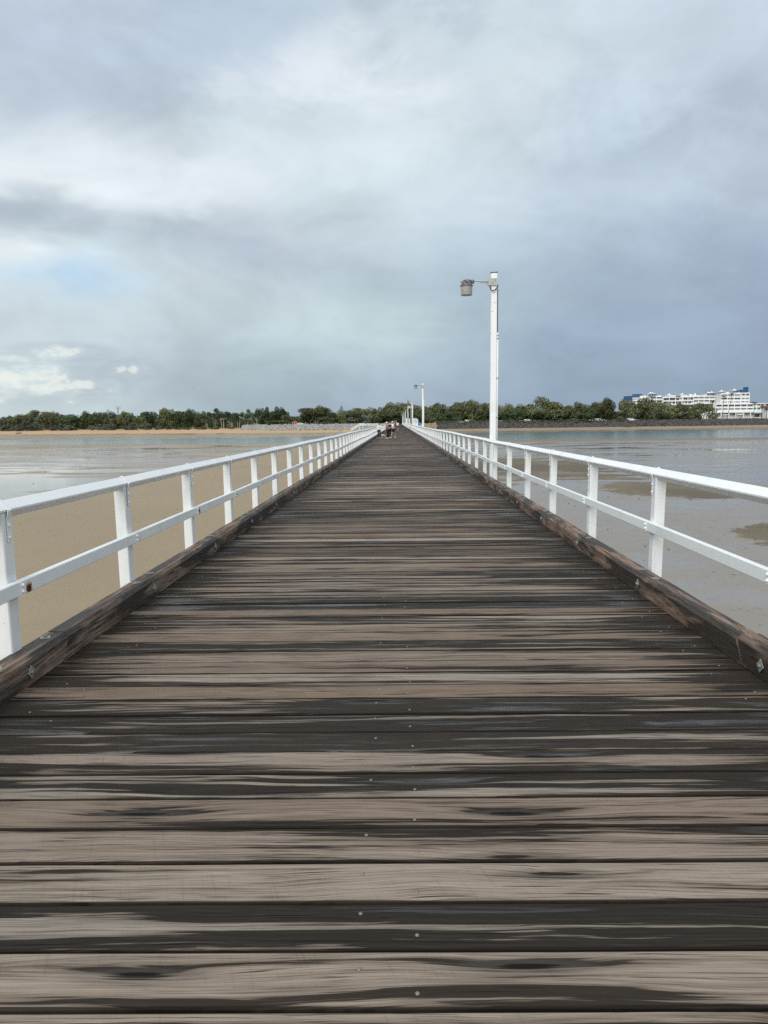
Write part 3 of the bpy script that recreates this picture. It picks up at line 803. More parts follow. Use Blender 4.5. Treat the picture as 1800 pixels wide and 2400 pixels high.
# ------------------------------------------------------------------ people and dog
def skin_body(name, joints, edges, root, mat, parent, sub=2):
    names = list(joints)
    me = bpy.data.meshes.new(name)
    me.from_pydata([joints[n][:3] for n in names], [(names.index(a), names.index(b)) for a, b in edges], [])
    me.materials.append(mat)
    o = link(name, me, parent)
    md = o.modifiers.new('skin', 'SKIN'); md.use_smooth_shade = True
    if not me.skin_vertices: raise RuntimeError('skin layer')
    sv = me.skin_vertices[0].data
    for i, n in enumerate(names):
        r = joints[n][3]; sv[i].radius = (r, r) if not isinstance(r, tuple) else r
        sv[i].use_root = (n == root)
    sb = o.modifiers.new('sub', 'SUBSURF'); sb.levels = sub; sb.render_levels = sub
    return o
def person(label, loc, face, h, top_mat, leg_mat, hair_mat, pose, shorts=False, longsleeve=True, cap=None, hoodie=False, shoes='shoe', hairlen=0.0, group=None):
    # face: rotation about Z, figure modelled looking along -Y
    t = thing('person', label, 'person', loc, face, group, h/1.75)
    la, ra, ll, rl, lean = pose['la'], pose['ra'], pose['ll'], pose['rl'], pose.get('lean', 0.0)
    J = dict(pel=(0, 0, 0.93, 0.125), wst=(0, -lean*0.3, 1.08, 0.115), chest=(0, -lean*0.7, 1.28, 0.135), neckb=(0, -lean, 1.43, 0.07), neck=(0, -lean-.01, 1.50, 0.052),
             hd0=(0, -lean-.02, 1.58, 0.078), hd1=(0, -lean-.02, 1.66, 0.088), hd2=(0, -lean-.015, 1.715, 0.065))
    E = [('pel', 'wst'), ('wst', 'chest'), ('chest', 'neckb'), ('neckb', 'neck'), ('neck', 'hd0'), ('hd0', 'hd1'), ('hd1', 'hd2')]
    for s, arm, leg, p in ((1, la, ll, 'l'), (-1, ra, rl, 'r')):
        sh = (s*0.17, -lean, 1.385); J[p+'sh'] = (*sh, 0.055); E.append(('neckb', p+'sh'))
        J[p+'el'] = (sh[0]+s*arm[0][0], sh[1]+arm[0][1], sh[2]+arm[0][2], 0.040); E.append((p+'sh', p+'el'))
        e = J[p+'el']; J[p+'wr'] = (e[0]+s*arm[1][0], e[1]+arm[1][1], e[2]+arm[1][2], 0.026); E.append((p+'el', p+'wr'))
        w = Vector(J[p+'wr'][:3]); d = (w-Vector(e[:3])).normalized()
        palm = w+d*0.08; J[p+'pa'] = (*palm, 0.030); E.append((p+'wr', p+'pa'))
        fr = d.cross(Vector((s, 0.2, 0))).normalized()
        for fi in range(4):
            ln = (0.065, 0.078, 0.072, 0.055)[fi]
            a = palm + fr*(fi-1.5)*0.019 + d*0.035; b = a+d*ln+Vector((-s*0.012, 0, 0))
            J['%sf%da' % (p, fi)] = (*a, 0.0085); J['%sf%db' % (p, fi)] = (*b, 0.007)
            E += [(p+'pa', '%sf%da' % (p, fi)), ('%sf%da' % (p, fi), '%sf%db' % (p, fi))]
        a = w+d*0.03-fr*0.04+Vector((0, -0.01, 0)); b = a+d*0.05
        J[p+'th'] = (*b, 0.009); E.append((p+'wr', p+'th'))
        hp = (s*0.09, 0, 0.90); J[p+'hp'] = (*hp, 0.098); E.append(('pel', p+'hp'))
        kn = (hp[0]+s*leg[0][0], hp[1]+leg[0][1], 0.49); J[p+'kn'] = (*kn, 0.060)
        cf = ((kn[0]*0.6+(kn[0]+s*leg[1][0])*0.4), kn[1]*0.6+(kn[1]+leg[1][1])*0.4+0.015, 0.35); J[p+'cf'] = (*cf, 0.056)
        an = (kn[0]+s*leg[1][0], kn[1]+leg[1][1], 0.085+leg[1][2]); J[p+'an'] = (*an, 0.036)
        tz = 0.035 + leg[1][2]*0.6
        J[p+'hl'] = (an[0], an[1]+0.02, tz+leg[1][2]*0.5, 0.038)
        J[p+'to'] = (an[0]+s*0.02, an[1]-0.16, tz*0.9, 0.030)
        E += [(p+'hp', p+'kn'), (p+'kn', p+'cf'), (p+'cf', p+'an'), (p+'an', p+'hl'), (p+'hl', p+'to')]
    skin_body('body', J, E, 'pel', MT['skin'], t)
    def sub(keys, grow, pref=''):
        jj = {k: (*J[k][:3], J[k][3]*1.0+grow) for k in keys}
        ee = [(a, b) for a, b in E if a in keys and b in keys]
        return jj, ee
    keys = ['pel', 'wst', 'chest', 'neckb', 'lsh', 'rsh', 'lel', 'rel'] + (['lwr', 'rwr'] if longsleeve else [])
    jj, ee = sub(keys, 0.020)
    jj['pel'] = (*J['pel'][:2], 0.86, 0.15)
    if not longsleeve:
        for p in 'lr':
            a = Vector(J[p+'sh'][:3]); b = Vector(J[p+'el'][:3]); jj[p+'el'] = (*(a+(b-a)*0.8), 0.062)
    skin_body('shirt', jj, ee, 'pel', top_mat, t)
    keys = ['pel', 'lhp', 'rhp', 'lkn', 'rkn'] + ([] if shorts else ['lcf', 'rcf', 'lan', 'ran'])
    jj, ee = sub(keys, 0.014)
    if shorts:
        for p in 'lr':
            a = Vector(J[p+'hp'][:3]); b = Vector(J[p+'kn'][:3]); jj[p+'kn'] = (*(a+(b-a)*0.72), 0.095)
    skin_body('shorts' if shorts else 'trousers', jj, ee, 'pel', leg_mat, t)
    hd = Vector(J['hd1'][:3])
    bm = BM(); add_ico(bm, hd+Vector((0, 0.018, 0.022)), (0.092, 0.105, 0.105), 3)
    for v in list(bm.verts):
        if v.co.y < hd.y-0.035 and v.co.z < hd.z+0.06: bm.verts.remove(v)
    if hairlen: add_ico(bm, hd+Vector((0, 0.075, -hairlen*0.6)), (0.075, 0.05, hairlen), 2)
    obj('hair', bm, hair_mat, t, smooth=True)
    bm = BM()
    for s in (-1, 1): add_ico(bm, hd+Vector((s*0.031, -0.083, 0.0)), (0.011, 0.008, 0.008), 1)
    obj('eyes', bm, MT['cable'], t)
    bm = BM(); add_ico(bm, hd+Vector((0, -0.092, -0.025)), (0.012, 0.018, 0.022), 1)
    for s in (-1, 1): add_ico(bm, hd+Vector((s*0.088, 0.0, -0.01)), (0.012, 0.018, 0.03), 1)
    obj('nose_and_ears', bm, MT['skin'], t, smooth=True)
    bm = BM(); add_ico(bm, hd+Vector((0, -0.084, -0.058)), (0.022, 0.008, 0.006), 1); obj('mouth', bm, MT['hair_r'], t)
    for p in 'lr':
        bm = BM(); a = Vector(J[p+'hl'][:3]); b = Vector(J[p+'to'][:3])
        add_tube(bm, [a+Vector((0, 0.035, 0)), a, (a+b)/2, b, b+Vector((0, -0.05, -0.005))], [0.03, 0.046, 0.044, 0.042, 0.02], 8)
        for v in bm.verts:
            if v.co.z < 0.002 and p: v.co.z = 0.002
        obj('shoe', bm, MT[shoes], t, smooth=True)
    if cap:
        bm = BM(); add_ico(bm, hd+Vector((0, 0.0, 0.045)), (0.102, 0.112, 0.085), 2)
        add_box(bm, hd+Vector((0, -0.14, 0.035)), (0.13, 0.12, 0.014), Matrix.Rotation(0.2, 3, 'X'))
        obj('cap', bm, MT['whitec'], t, smooth=False)
    if hoodie:
        bm = BM()
        cz = 1.27; fy = -0.7*lean-0.155
        for (xx, zz, w_, h_) in ((-0.05, 1.30, 0.05, 0.016), (0.05, 1.30, 0.05, 0.016), (-0.03, 1.25, 0.03, 0.014), (0.03, 1.25, 0.03, 0.014), (0, 1.21, 0.026, 0.05)):
            add_box(bm, (xx, fy-0.004, zz), (w_, 0.01, h_))
        obj('chest_print', bm, MT['cable'], t)
    return t
down = ((0.05, 0.01, -0.28), (0.03, -0.04, -0.25))
pA = on_ground(888.5, 1027, 0.0); pB = on_ground(908.5, 1028, 0.0); pC = on_ground(922, 1026.5, 0.0)
person('person in white sweatshirt with dark chest print and black trousers, facing the camera', (pA.x, pA.y, 0), 0.05, 1.60, MT['whitec'], MT['black'], MT['hair_r'],
       dict(la=down, ra=down, ll=((0.02, 0, 0), (0.01, 0.01, 0)), rl=((0.01, -0.02, 0), (0.02, 0.03, 0))), hoodie=True)
person('person in brown top and black leggings, raising a hand to a white cap', (pB.x, pB.y, 0), -1.0, 1.68, MT['mauve'], MT['black'], MT['hair_b'],
       dict(la=((0.06, -0.16, -0.20), (-0.06, -0.10, 0.26)), ra=down, ll=((0.02, -0.02, 0), (0.0, 0.03, 0)), rl=((0.01, 0.02, 0), (0.01, 0.02, 0)), lean=0.05), cap=True, hairlen=0.10)
person('person in white cap, loose white t-shirt and black shorts, walking to the left', (pC.x, pC.y, 0), -1.35, 1.74, MT['whitec'], MT['black'], MT['hair_b'],
       dict(la=((0.03, -0.10, -0.26), (-0.02, -0.22, 0.02)), ra=((0.03, -0.06, -0.27), (-0.03, -0.24, -0.06)), ll=((0.0, -0.20, 0), (0.0, -0.05, 0)), rl=((0.0, 0.10, 0), (0.0, 0.18, 0.03)), lean=0.06),
       shorts=True, longsleeve=False, cap=True)
person('person in black with dark hair, half hidden between two others', (pC.x-0.40, pC.y+0.85, 0), 0.3, 1.70, MT['black'], MT['black'], MT['hair_k'],
       dict(la=down, ra=down, ll=((0.0, 0, 0), (0.0, 0.0, 0)), rl=((0.0, 0, 0), (0.0, 0.02, 0))), hairlen=0.08)
q = on_ground(932, 1009, 0)
person('distant person in white shirt and dark shorts walking far down the pier', (q.x, q.y, 0), 0.1, 1.72, MT['whitec'], MT['black'], MT['hair_k'],
       dict(la=down, ra=down, ll=((0.0, -0.12, 0), (0.0, 0.0, 0)), rl=((0.0, 0.08, 0), (0.0, 0.15, 0.03))), shorts=True, longsleeve=False)
# two beach walkers at the foot of the seawall
for i, (bx, mt) in enumerate(((794.5, 'mauve'), (799, 'black'))):
    X = at_depth(bx, 1007, 440).x; zb = ground_z(X, 440)
    person(('beach walker in brown top' if i == 0 else 'beach walker in black top') + ' below the pale rock seawall', (X, 440, zb), 1.5, 1.7, MT[mt], MT['black'], MT['hair_k'],
           dict(la=down, ra=down, ll=((0.0, -0.15, 0), (0.0, 0.0, 0)), rl=((0.0, 0.1, 0), (0.0, 0.15, 0.03))))

def dog(loc, rz):
    t = thing('dog', 'small white and brown dog with its nose down beside the walkers', 'dog', loc, rz)
    J = dict(hip=(0.20, 0, 0.30, 0.065), mid=(0.05, 0, 0.30, 0.070), che=(-0.12, 0, 0.29, 0.085), nk=(-0.23, 0, 0.33, 0.055), hd=(-0.31, 0, 0.33, 0.058), mz=(-0.39, 0, 0.30, 0.028), ns=(-0.42, 0, 0.295, 0.018),
             t1=(0.28, 0, 0.34, 0.018), t2=(0.36, 0, 0.42, 0.013))
    E = [('hip', 'mid'), ('mid', 'che'), ('che', 'nk'), ('nk', 'hd'), ('hd', 'mz'), ('mz', 'ns'), ('hip', 't1'), ('t1', 't2')]
    for s, p in ((1, 'l'), (-1, 'r')):
        J[p+'s'] = (-0.13, s*0.055, 0.20, 0.036); J[p+'w'] = (-0.12+s*0.03, s*0.06, 0.09, 0.021); J[p+'p'] = (-0.13+s*0.03, s*0.06, 0.02, 0.022); J[p+'q'] = (-0.165+s*0.03, s*0.06, 0.018, 0.018)
        J[p+'k'] = (0.15, s*0.055, 0.19, 0.042); J[p+'h'] = (0.25, s*0.06, 0.12, 0.022); J[p+'f'] = (0.23, s*0.06, 0.02, 0.020); J[p+'g'] = (0.19, s*0.06, 0.018, 0.018)
        E += [('che', p+'s'), (p+'s', p+'w'), (p+'w', p+'p'), (p+'p', p+'q'), ('hip', p+'k'), (p+'k', p+'h'), (p+'h', p+'f'), (p+'f', p+'g')]
    skin_body('body', J, E, 'mid', MT['fur_w'], t)
    for s in (-1, 1):
        bm = BM(); add_ico(bm, (-0.29, s*0.055, 0.34), (0.028, 0.012, 0.045), 2); obj('ear', bm, MT['fur_b'], t, smooth=True)
    bm = BM(); add_ico(bm, (0.19, 0, 0.32), (0.09, 0.072, 0.062), 2); add_ico(bm, (-0.325, 0, 0.345), (0.045, 0.056, 0.05), 2); obj('brown_patch', bm, MT['fur_b'], t, smooth=True)
    bm = BM(); add_ico(bm, (-0.435, 0, 0.30), (0.012, 0.012, 0.010), 1); obj('nose', bm, MT['cable'], t)
q = on_ground(898, 1026.5, 0); dog((q.x, q.y, 0), 0.25)

# ------------------------------------------------------------------ rock seawalls
def rock_lib(mat, n):
    out = []
    for i in range(n):
        bm = BM(); add_ico(bm, (0, 0, 0), (1, 1, 1), 1, jit=0.22); out.append(mesh_of(bm, 'rock', mat))
    return out
def seawall(name, label, x0, x1, z0, z1, depth, mat, n, size, front=0.0):
    rr = random.Random(int(x0)*7+3)
    bases = []
    for i in range(6):
        bm = BM(); add_ico(bm, (0, 0, 0), (1, 1, 1), 1, jit=0.2)
        bases.append(([v.co.copy() for v in bm.verts], [[v.index for v in f.verts] for f in bm.faces])); bm.free()
    V, Fc = [], []
    def put(x, y, z, s):
        bv, bf = rr.choice(bases); o_ = len(V)
        R = Euler((rr.uniform(0, 6), rr.uniform(0, 6), rr.uniform(0, 6))).to_matrix()
        sx, sy_, sz = s*rr.uniform(.7, 1.3), s*rr.uniform(.7, 1.3), s*rr.uniform(.6, 1.0)
        for v in bv:
            q = R @ Vector((v.x*sx, v.y*sy_, v.z*sz)); V.append((x+q.x, y+q.y, z+q.z))
        for f in bf: Fc.append(tuple(i+o_ for i in f))
    for i in range(n):
        x = rr.uniform(x0, x1); t = rr.random()
        y = shore_y(x)-front+depth*t + rr.uniform(-.3, .3); z = z0+(z1-z0)*t+rr.uniform(-.15, .15)
        put(x, y, z, size*rr.uniform(.6, 1.25))
    # solid core behind the stones
    m_ = len(V); xsn = [x0+(x1-x0)*i/24 for i in range(25)]
    for x in xsn: V += [(x, shore_y(x)-front+0.8, z0-0.8), (x, shore_y(x)-front+depth+0.5, z1-0.35), (x, shore_y(x)-front+depth+4, z1-0.35)]
    for i in range(24):
        for k in range(2): a = m_+i*3+k; Fc.append((a, a+3, a+4, a+1))
    me = bpy.data.meshes.new(name); me.from_pydata(V, [], Fc); me.materials.append(mat)
    o = link(name, me); tag(o, label, 'seawall'); o['kind'] = 'stuff'
    return o
seawall('rock_seawall', 'pale grey boulder seawall behind the beach, left of the pier', -101, -3, -3.0, 0.3, 7, MT['rock'], 2000, 0.85)
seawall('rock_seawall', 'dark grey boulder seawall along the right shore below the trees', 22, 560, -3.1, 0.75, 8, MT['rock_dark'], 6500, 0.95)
seawall('rock_seawall', 'tan boulders where the pier lands, just right of the second lamp post', 3, 24, -3.0, 0.2, 7, MT['rock_tan'], 500, 0.85, front=2.5)

# ------------------------------------------------------------------ foliage
def crown_data(seed, nb, n, leaf, flat=0.8, loose=0.25, top=0.0):
    """unit crown: radius ~1 sideways, ~1 high above z=0"""
    rr = random.Random(seed); bl = []
    for i in range(nb):
        a = rr.uniform(0, 2*pi); r = rr.uniform(0.0, 0.95)**0.6*0.82
        z = rr.uniform(0.08, 0.85)**rr.choice((0.7, 1.2)); r *= (1.1-0.35*z)
        s = rr.uniform(0.22, 0.40)*(1.1-0.35*z)
        bl.append((Vector((cos(a)*r, sin(a)*r, z)), s))
    V, Fc = [], []
    for i in range(n):
        c, s = bl[i % nb]
        d = Vector((rr.gauss(0, 1), rr.gauss(0, 1), rr.gauss(0, 1))).normalized()
        q = c + Vector((d.x, d.y, d.z*flat))*s*(1-loose*rr.random()**2 if rr.random() > .12 else 1+rr.random()*0.25)
        nrm = (d+Vector((rr.uniform(-.8, .8), rr.uniform(-.8, .8), rr.uniform(-.4, 1.0)))).normalized()
        u = nrm.orthogonal().normalized(); w = nrm.cross(u)
        an = rr.uniform(0, pi); u, w = u*cos(an)+w*sin(an), w*cos(an)-u*sin(an)
        l = leaf*rr.uniform(.6, 1.3); k = len(V)
        V += [tuple(q+u*l), tuple(q+w*l*.6), tuple(q-u*l), tuple(q-w*l*.6)]; Fc.append((k, k+1, k+2, k+3))
    return V, Fc, bl
def crown_mesh(seed, mat, nb=13, n=2600, leaf=0.055, **k):
    V, Fc, bl = crown_data(seed, nb, n, leaf, **k)
    me = bpy.data.meshes.new('crown'); me.from_pydata(V, [], Fc); me.materials.append(mat); return me, bl
def trunk_mesh(seed, mat, bl, stems=1, h0=0.42, thick=0.03):
    """unit tree: base at z=0, crown starts at z=h0 and is 1-h0 high, sideways unit = crown radius"""
    rr = random.Random(seed); bm = BM()
    for s in range(stems):
        bx, by = (rr.uniform(-.25, .25), rr.uniform(-.2, .2)) if stems > 1 else (0, 0)
        p = [Vector((bx, by, -0.03)), Vector((bx*1.1+rr.uniform(-.04, .04), by, h0*0.5)), Vector((bx*1.4+rr.uniform(-.06, .06), by*1.2, h0*1.02))]
        add_tube(bm, p, [thick*1.3, thick, thick*0.8], 6)
        for c, sz in rr.sample(bl, min(len(bl), 6 if stems == 1 else 3)):
            e = Vector((c.x*0.85, c.y*0.85, h0+c.z*(1-h0)*0.9)); m_ = p[2].lerp(e, 0.5)+Vector((rr.uniform(-.05, .05), 0, -0.03))
            add_tube(bm, [p[2], m_, e], [thick*0.7, thick*0.42, thick*0.15], 5)
    return mesh_of(bm, 'trunk', mat)
KINDS = {}
def kind(name, leafmat, bark, seeds, **k):
    tk = dict(stems=k.pop('stems', 1), h0=k.pop('h0', 0.42), thick=k.pop('thick', 0.03))
    L = []
    for s in seeds:
        cme, bl = crown_mesh(s, MT[leafmat], **k)
        L.append((cme, trunk_mesh(s, MT[bark], bl, **tk), tk['h0']))
    KINDS[name] = L
kind('dark', 'leaf_dark', 'bark', (11, 12, 13, 14), nb=18, n=3600, leaf=0.052, h0=0.12, flat=0.85)
kind('olive', 'leaf_olive', 'bark', (21, 22, 23, 24, 25), nb=18, n=3200, leaf=0.050, h0=0.16, loose=0.35, flat=0.75)
kind('gum', 'leaf_olive', 'bark_pale', (31, 32, 33), nb=16, n=3000, leaf=0.050, h0=0.20, stems=2, thick=0.018, loose=0.4, flat=0.6)
kind('slim', 'leaf_dark', 'bark_pale', (41, 42, 43), nb=9, n=1500, leaf=0.060, h0=0.42, stems=3, thick=0.028, loose=0.4)
kind('shrub', 'leaf_grey', 'bark', (51, 52, 53), nb=9, n=1300, leaf=0.075, h0=0.05, loose=0.5, flat=0.8)
kind('bush', 'leaf_olive', 'bark', (61, 62), nb=9, n=1300, leaf=0.075, h0=0.05, loose=0.5, flat=0.8)
KIND_N = {'dark': 'fig_tree', 'olive': 'shore_tree', 'gum': 'gum_tree', 'slim': 'slender_tree', 'shrub': 'dune_shrub', 'bush': 'bush'}
tc_ = 0
ORD = ['first', 'second', 'third', 'fourth', 'fifth', 'sixth', 'seventh', 'eighth', 'ninth', 'tenth', 'eleventh', 'twelfth', 'thirteenth', 'fourteenth', 'fifteenth', 'sixteenth',
       'seventeenth', 'eighteenth', 'nineteenth', 'twentieth', 'twenty-first', 'twenty-second', 'twenty-third', 'twenty-fourth', 'twenty-fifth', 'twenty-sixth']
counts = {}
def plant(kd, px, top_py, Y, w_px, label, group=None, top_abs=None, cat='tree'):
    """a tree whose crown top stands at picture height top_py when seen from the pier"""
    global tc_
    tc_ += 1
    p = at_depth(px, top_py, Y); gz = ground_z(p.x, Y)
    H = max(1.2, p.z - gz); r = w_px/2/F*Y*random.uniform(0.85, 1.2)
    if group and 'back row' not in group:
        k_ = counts.get(group, 0); counts[group] = k_+1; label = ORD[k_]+' from the left: '+label
    cme, tme, h0 = KINDS[kd][tc_ % len(KINDS[kd])]
    t = thing(KIND_N[kd], label, cat, (p.x, Y, gz), random.uniform(0, 6.28), group)
    link('crown', cme, t, loc=(0, 0, H*h0), scale=(r*random.uniform(.85, 1.15), r, H*(1-h0)/1.02), rot=(0, 0, random.uniform(0, 6.28)))
    link('trunk', tme, t, scale=(r, r, H))
    return t
rr = random.Random(99)
# left shore, front row: (kind, x, top y, width)
L_LD = ('dark rounded tree of the belt behind the left beach', 'dark trees behind the left beach')
L_LO = ('olive green spreading tree behind the left beach', 'olive trees behind the left beach')
L_LS = ('slender pale trunked tree behind the left beach', 'slender trees behind the left beach')
left = [('olive', -25, 976, 60), ('olive', 10, 975, 44), ('olive', 40, 972, 40), ('olive', 68, 972, 34), ('gum', 100, 960, 62), ('olive', 128, 963, 30),
        ('dark', 158, 968, 46), ('dark', 185, 974, 34), ('dark', 205, 966, 40), ('olive', 232, 966, 38), ('olive', 262, 962, 40), ('olive', 290, 965, 36),
        ('dark', 300, 970, 34), ('dark', 325, 975, 32), ('dark', 350, 961, 46), ('dark', 378, 968, 30), ('olive', 398, 957, 42), ('dark', 400, 968, 46),
        ('dark', 430, 960, 40), ('olive', 448, 959, 36), ('dark', 465, 966, 34), ('slim', 482, 965, 30), ('slim', 500, 964, 32), ('slim', 520, 958, 34),
        ('slim', 540, 963, 28), ('slim', 556, 967, 28), ('slim', 575, 960, 30), ('slim', 592, 966, 26), ('dark', 612, 955, 32), ('dark', 632, 961, 30),
        ('slim', 604, 966, 26), ('dark', 655, 955, 34), ('slim', 672, 962, 28), ('slim', 640, 963, 30)]
for kd, x, ty, w in sorted(left, key=lambda q: q[1]):
    X = at_depth(x, ty, 520).x; Y = shore_y(X) + rr.uniform(22, 46)
    lab, grp = {'dark': L_LD, 'olive': L_LO, 'slim': L_LS, 'gum': ('tall broad crowned tree standing above its neighbours near the left edge', None)}[kd]
    plant(kd, x, ty, Y, w*1.36, lab, grp)
for i in range(26):       # second row behind
    x = -40+i*28+rr.uniform(-6, 6)
    if 676 < x < 708: continue
    X = at_depth(x, 970, 560).x; Y = shore_y(X)+rr.uniform(62, 95)
    plant('dark' if i % 3 else 'olive', x, rr.uniform(973, 984), Y, 46, 'dark tree in the back row of the left tree belt', 'back row of the left tree belt')
for x, ty, w in ((12, 992, 40), (40, 996, 28), (66, 985, 34), (82, 988, 42), (132, 992, 26), (158, 995, 34), (170, 1000, 24), (214, 996, 22), (245, 993, 30), (262, 990, 34),
                 (300, 994, 32), (316, 990, 28), (345, 989, 30), (372, 998, 20), (398, 998, 22), (418, 1000, 18), (436, 1000, 20), (480, 1001, 34), (505, 1002, 26), (540, 999, 24)):
    X = at_depth(x, ty, 520).x; Y = shore_y(X)+rr.uniform(4, 14)
    plant('shrub', x, ty, Y, w*1.15, 'grey green dune shrub at the top of the left beach', 'dune shrubs along the left beach', cat='shrub')
# centre, behind the pale seawall
for kd, x, ty, w, d, lab in (
    ('dark', 690, 976, 44, 90, 'low dark tree behind the red roofed house'), ('gum', 735, 948, 62, 24, 'tall gum tree with pale forked trunk behind the pale seawall'),
    ('olive', 752, 951, 46, 34, 'rounded olive tree just right of the pale forked gum'), ('dark', 722, 968, 34, 30, 'dark low tree left of the pale forked gum'),
    ('dark', 775, 966, 30, 34, 'dark tree in the dip right of the pale forked gum'), ('olive', 800, 960, 36, 40, 'olive tree below the tall pointed pine'),
    ('dark', 782, 978, 30, 18, 'low dark tree above the pale seawall right of the gum'), ('olive', 815, 962, 30, 44, 'olive tree between the pine and the pavilion'),
    ('olive', 843, 956, 38, 48, 'olive tree rising behind the dark pavilion'), ('dark', 832, 968, 34, 62, 'dark tree behind the pavilion roof'),
    ('olive', 868, 954, 44, 30, 'broad olive tree behind the beach stairs'), ('olive', 893, 952, 36, 34, 'olive tree above the two nearest walkers'),
    ('olive', 915, 944, 46, 42, 'high crowned tree directly left of the pier end'), ('dark', 905, 966, 44, 24, 'dark tree under the high crown left of the pier end'),
    ('olive', 938, 944, 44, 30, 'high crowned tree directly behind the pier end'), ('dark', 930, 968, 44, 22, 'dark lower tree directly behind the pier end'),
    ('dark', 960, 962, 44, 30, 'dark tree behind the white mooring poles'), ('olive', 972, 949, 46, 44, 'bright olive tree between the second and third lamp posts'),
    ('olive', 996, 952, 40, 34, 'olive tree directly behind the second lamp post'), ('bush', 808, 985, 20, 12, 'bright green bush left of the dark pavilion'),
    ('dark', 768, 990, 24, 10, 'small dark tree on top of the pale seawall'), ('dark', 650, 985, 36, 16, 'low dark bushy tree left of the white house'),
    ('gum', 672, 968, 28, 18, 'thin bare looking gum tree in front of the white house')):
    X = at_depth(x, ty, 480).x; Y = shore_y(X)+d
    plant(kd, x, ty, Y, w*1.36, lab)
# right shore, front row
right = [('olive', 1018, 951, 44), ('dark', 1008, 966, 40), ('olive', 1040, 945, 50), ('dark', 1032, 968, 44), ('olive', 1066, 944, 48), ('dark', 1062, 966, 44), ('olive', 1090, 942, 50),
         ('dark', 1090, 966, 44), ('olive', 1118, 938, 52), ('dark', 1120, 964, 46), ('olive', 1140, 944, 40), ('dark', 1150, 966, 44), ('olive', 1172, 947, 40), ('dark', 1180, 966, 44),
         ('olive', 1196, 947, 36), ('dark', 1206, 954, 44), ('olive', 1232, 947, 44), ('dark', 1236, 966, 40), ('BIG', 1276, 931, 62), ('dark', 1262, 960, 48), ('dark', 1296, 962, 44),
         ('olive', 1318, 951, 44), ('olive', 1346, 943, 46), ('dark', 1340, 966, 44), ('olive', 1374, 948, 44), ('dark', 1376, 966, 40), ('olive', 1402, 944, 34), ('GUM', 1412, 934, 44),
         ('dark', 1408, 964, 46), ('olive', 1432, 948, 36), ('dark', 1440, 966, 42), ('olive', 1468, 937, 44), ('dark', 1470, 966, 40), ('olive', 1508, 932, 56), ('dark', 1506, 962, 46),
         ('olive', 1532, 942, 34), ('olive', 1556, 943, 48), ('dark', 1556, 966, 44), ('olive', 1582, 951, 36), ('gum', 1600, 943, 40), ('dark', 1604, 968, 36), ('RND', 1648, 943, 62), ('dark', 1628, 966, 30)]
for kd, x, ty, w in sorted(right, key=lambda q: q[1]):
    X = at_depth(x, ty, 490).x; Y = shore_y(X) + 9 + rr.uniform(4, 26) + (0 if kd != 'olive' else 4)
    lab, grp = {'olive': ('olive green tree above the dark right seawall', 'olive trees along the right shore'),
                'dark': ('lower dark tree above the dark right seawall', 'dark trees along the right shore'),
                'gum': ('slim gum tree just left of the round tree before the white apartments', None),
                'BIG': ('tallest round crowned tree in the right tree belt, standing above its neighbours', None),
                'GUM': ('ragged high crowned tree rising left of the blue block on the apartments', None),
                'RND': ('round green tree with pale forked trunk in front of the white apartments', None)}[kd]
    plant({'BIG': 'olive', 'GUM': 'olive', 'RND': 'gum'}.get(kd, kd), x, ty, Y, w*1.36, lab, grp)
for i in range(22):
    x = 1000+i*22+rr.uniform(-6, 6)
    X = at_depth(x, 955, 540).x; Y = shore_y(X)+rr.uniform(50, 80)
    plant('dark', x, rr.uniform(962, 973), Y, 46, 'dark tree in the back row of the right tree belt', 'back row of the right tree belt')
for x, ty, w in ((1106, 983, 24), (1130, 986, 16), (1215, 988, 18), (1262, 984, 24), (1300, 985, 26), (1352, 980, 40), (1372, 982, 36), (1440, 984, 30), (1452, 976, 26), (1500, 982, 24), (1236, 986, 16)):
    X = at_depth(x, ty, 480).x; Y = shore_y(X)+rr.uniform(7.5, 10)
    plant('bush', x, ty, Y, w*1.1, 'olive green bush growing on the dark right seawall', 'bushes on the right seawall', cat='bush')
# low undergrowth between the trunks (one uncountable mass on each shore)
def undergrowth(x0, x1, off, h, n, label):
    r_ = random.Random(int(x0)); V, Fc = [], []
    for i in range(n):
        x = r_.uniform(x0, x1); y = shore_y(x)+off+r_.uniform(-5, 7); gz = ground_z(x, y)
        hh = h*(0.55+0.6*(0.5+0.5*mnoise.noise(Vector((x*0.09, 3, x0)))))
        z = gz+hh*r_.random()
        l = r_.uniform(.25, .6); nrm = Vector((r_.uniform(-1, 1), r_.uniform(-1, 1), r_.uniform(-.4, 1))).normalized(); u = nrm.orthogonal().normalized(); w = nrm.cross(u); k = len(V); q = Vector((x, y, z))
        V += [tuple(q+u*l), tuple(q+w*l*.6), tuple(q-u*l), tuple(q-w*l*.6)]; Fc.append((k, k+1, k+2, k+3))
    me = bpy.data.meshes.new('undergrowth'); me.from_pydata(V, [], Fc); me.materials.append(MT['leaf_dark'])
    o = link('undergrowth', me); o['kind'] = 'stuff'; tag(o, label, 'undergrowth')
undergrowth(-330, -104, 58, 7.0, 16000, 'dark undergrowth between the trunks of the left tree belt')
undergrowth(-100, -4, 52, 4.5, 6000, 'dark undergrowth behind the pale seawall')
undergrowth(24, 150, 9, 1.9, 5000, 'scrubby growth along the top of the dark right seawall')
undergrowth(16, 214, 44, 6.0, 14000, 'dark undergrowth between the trunks of the right tree belt')

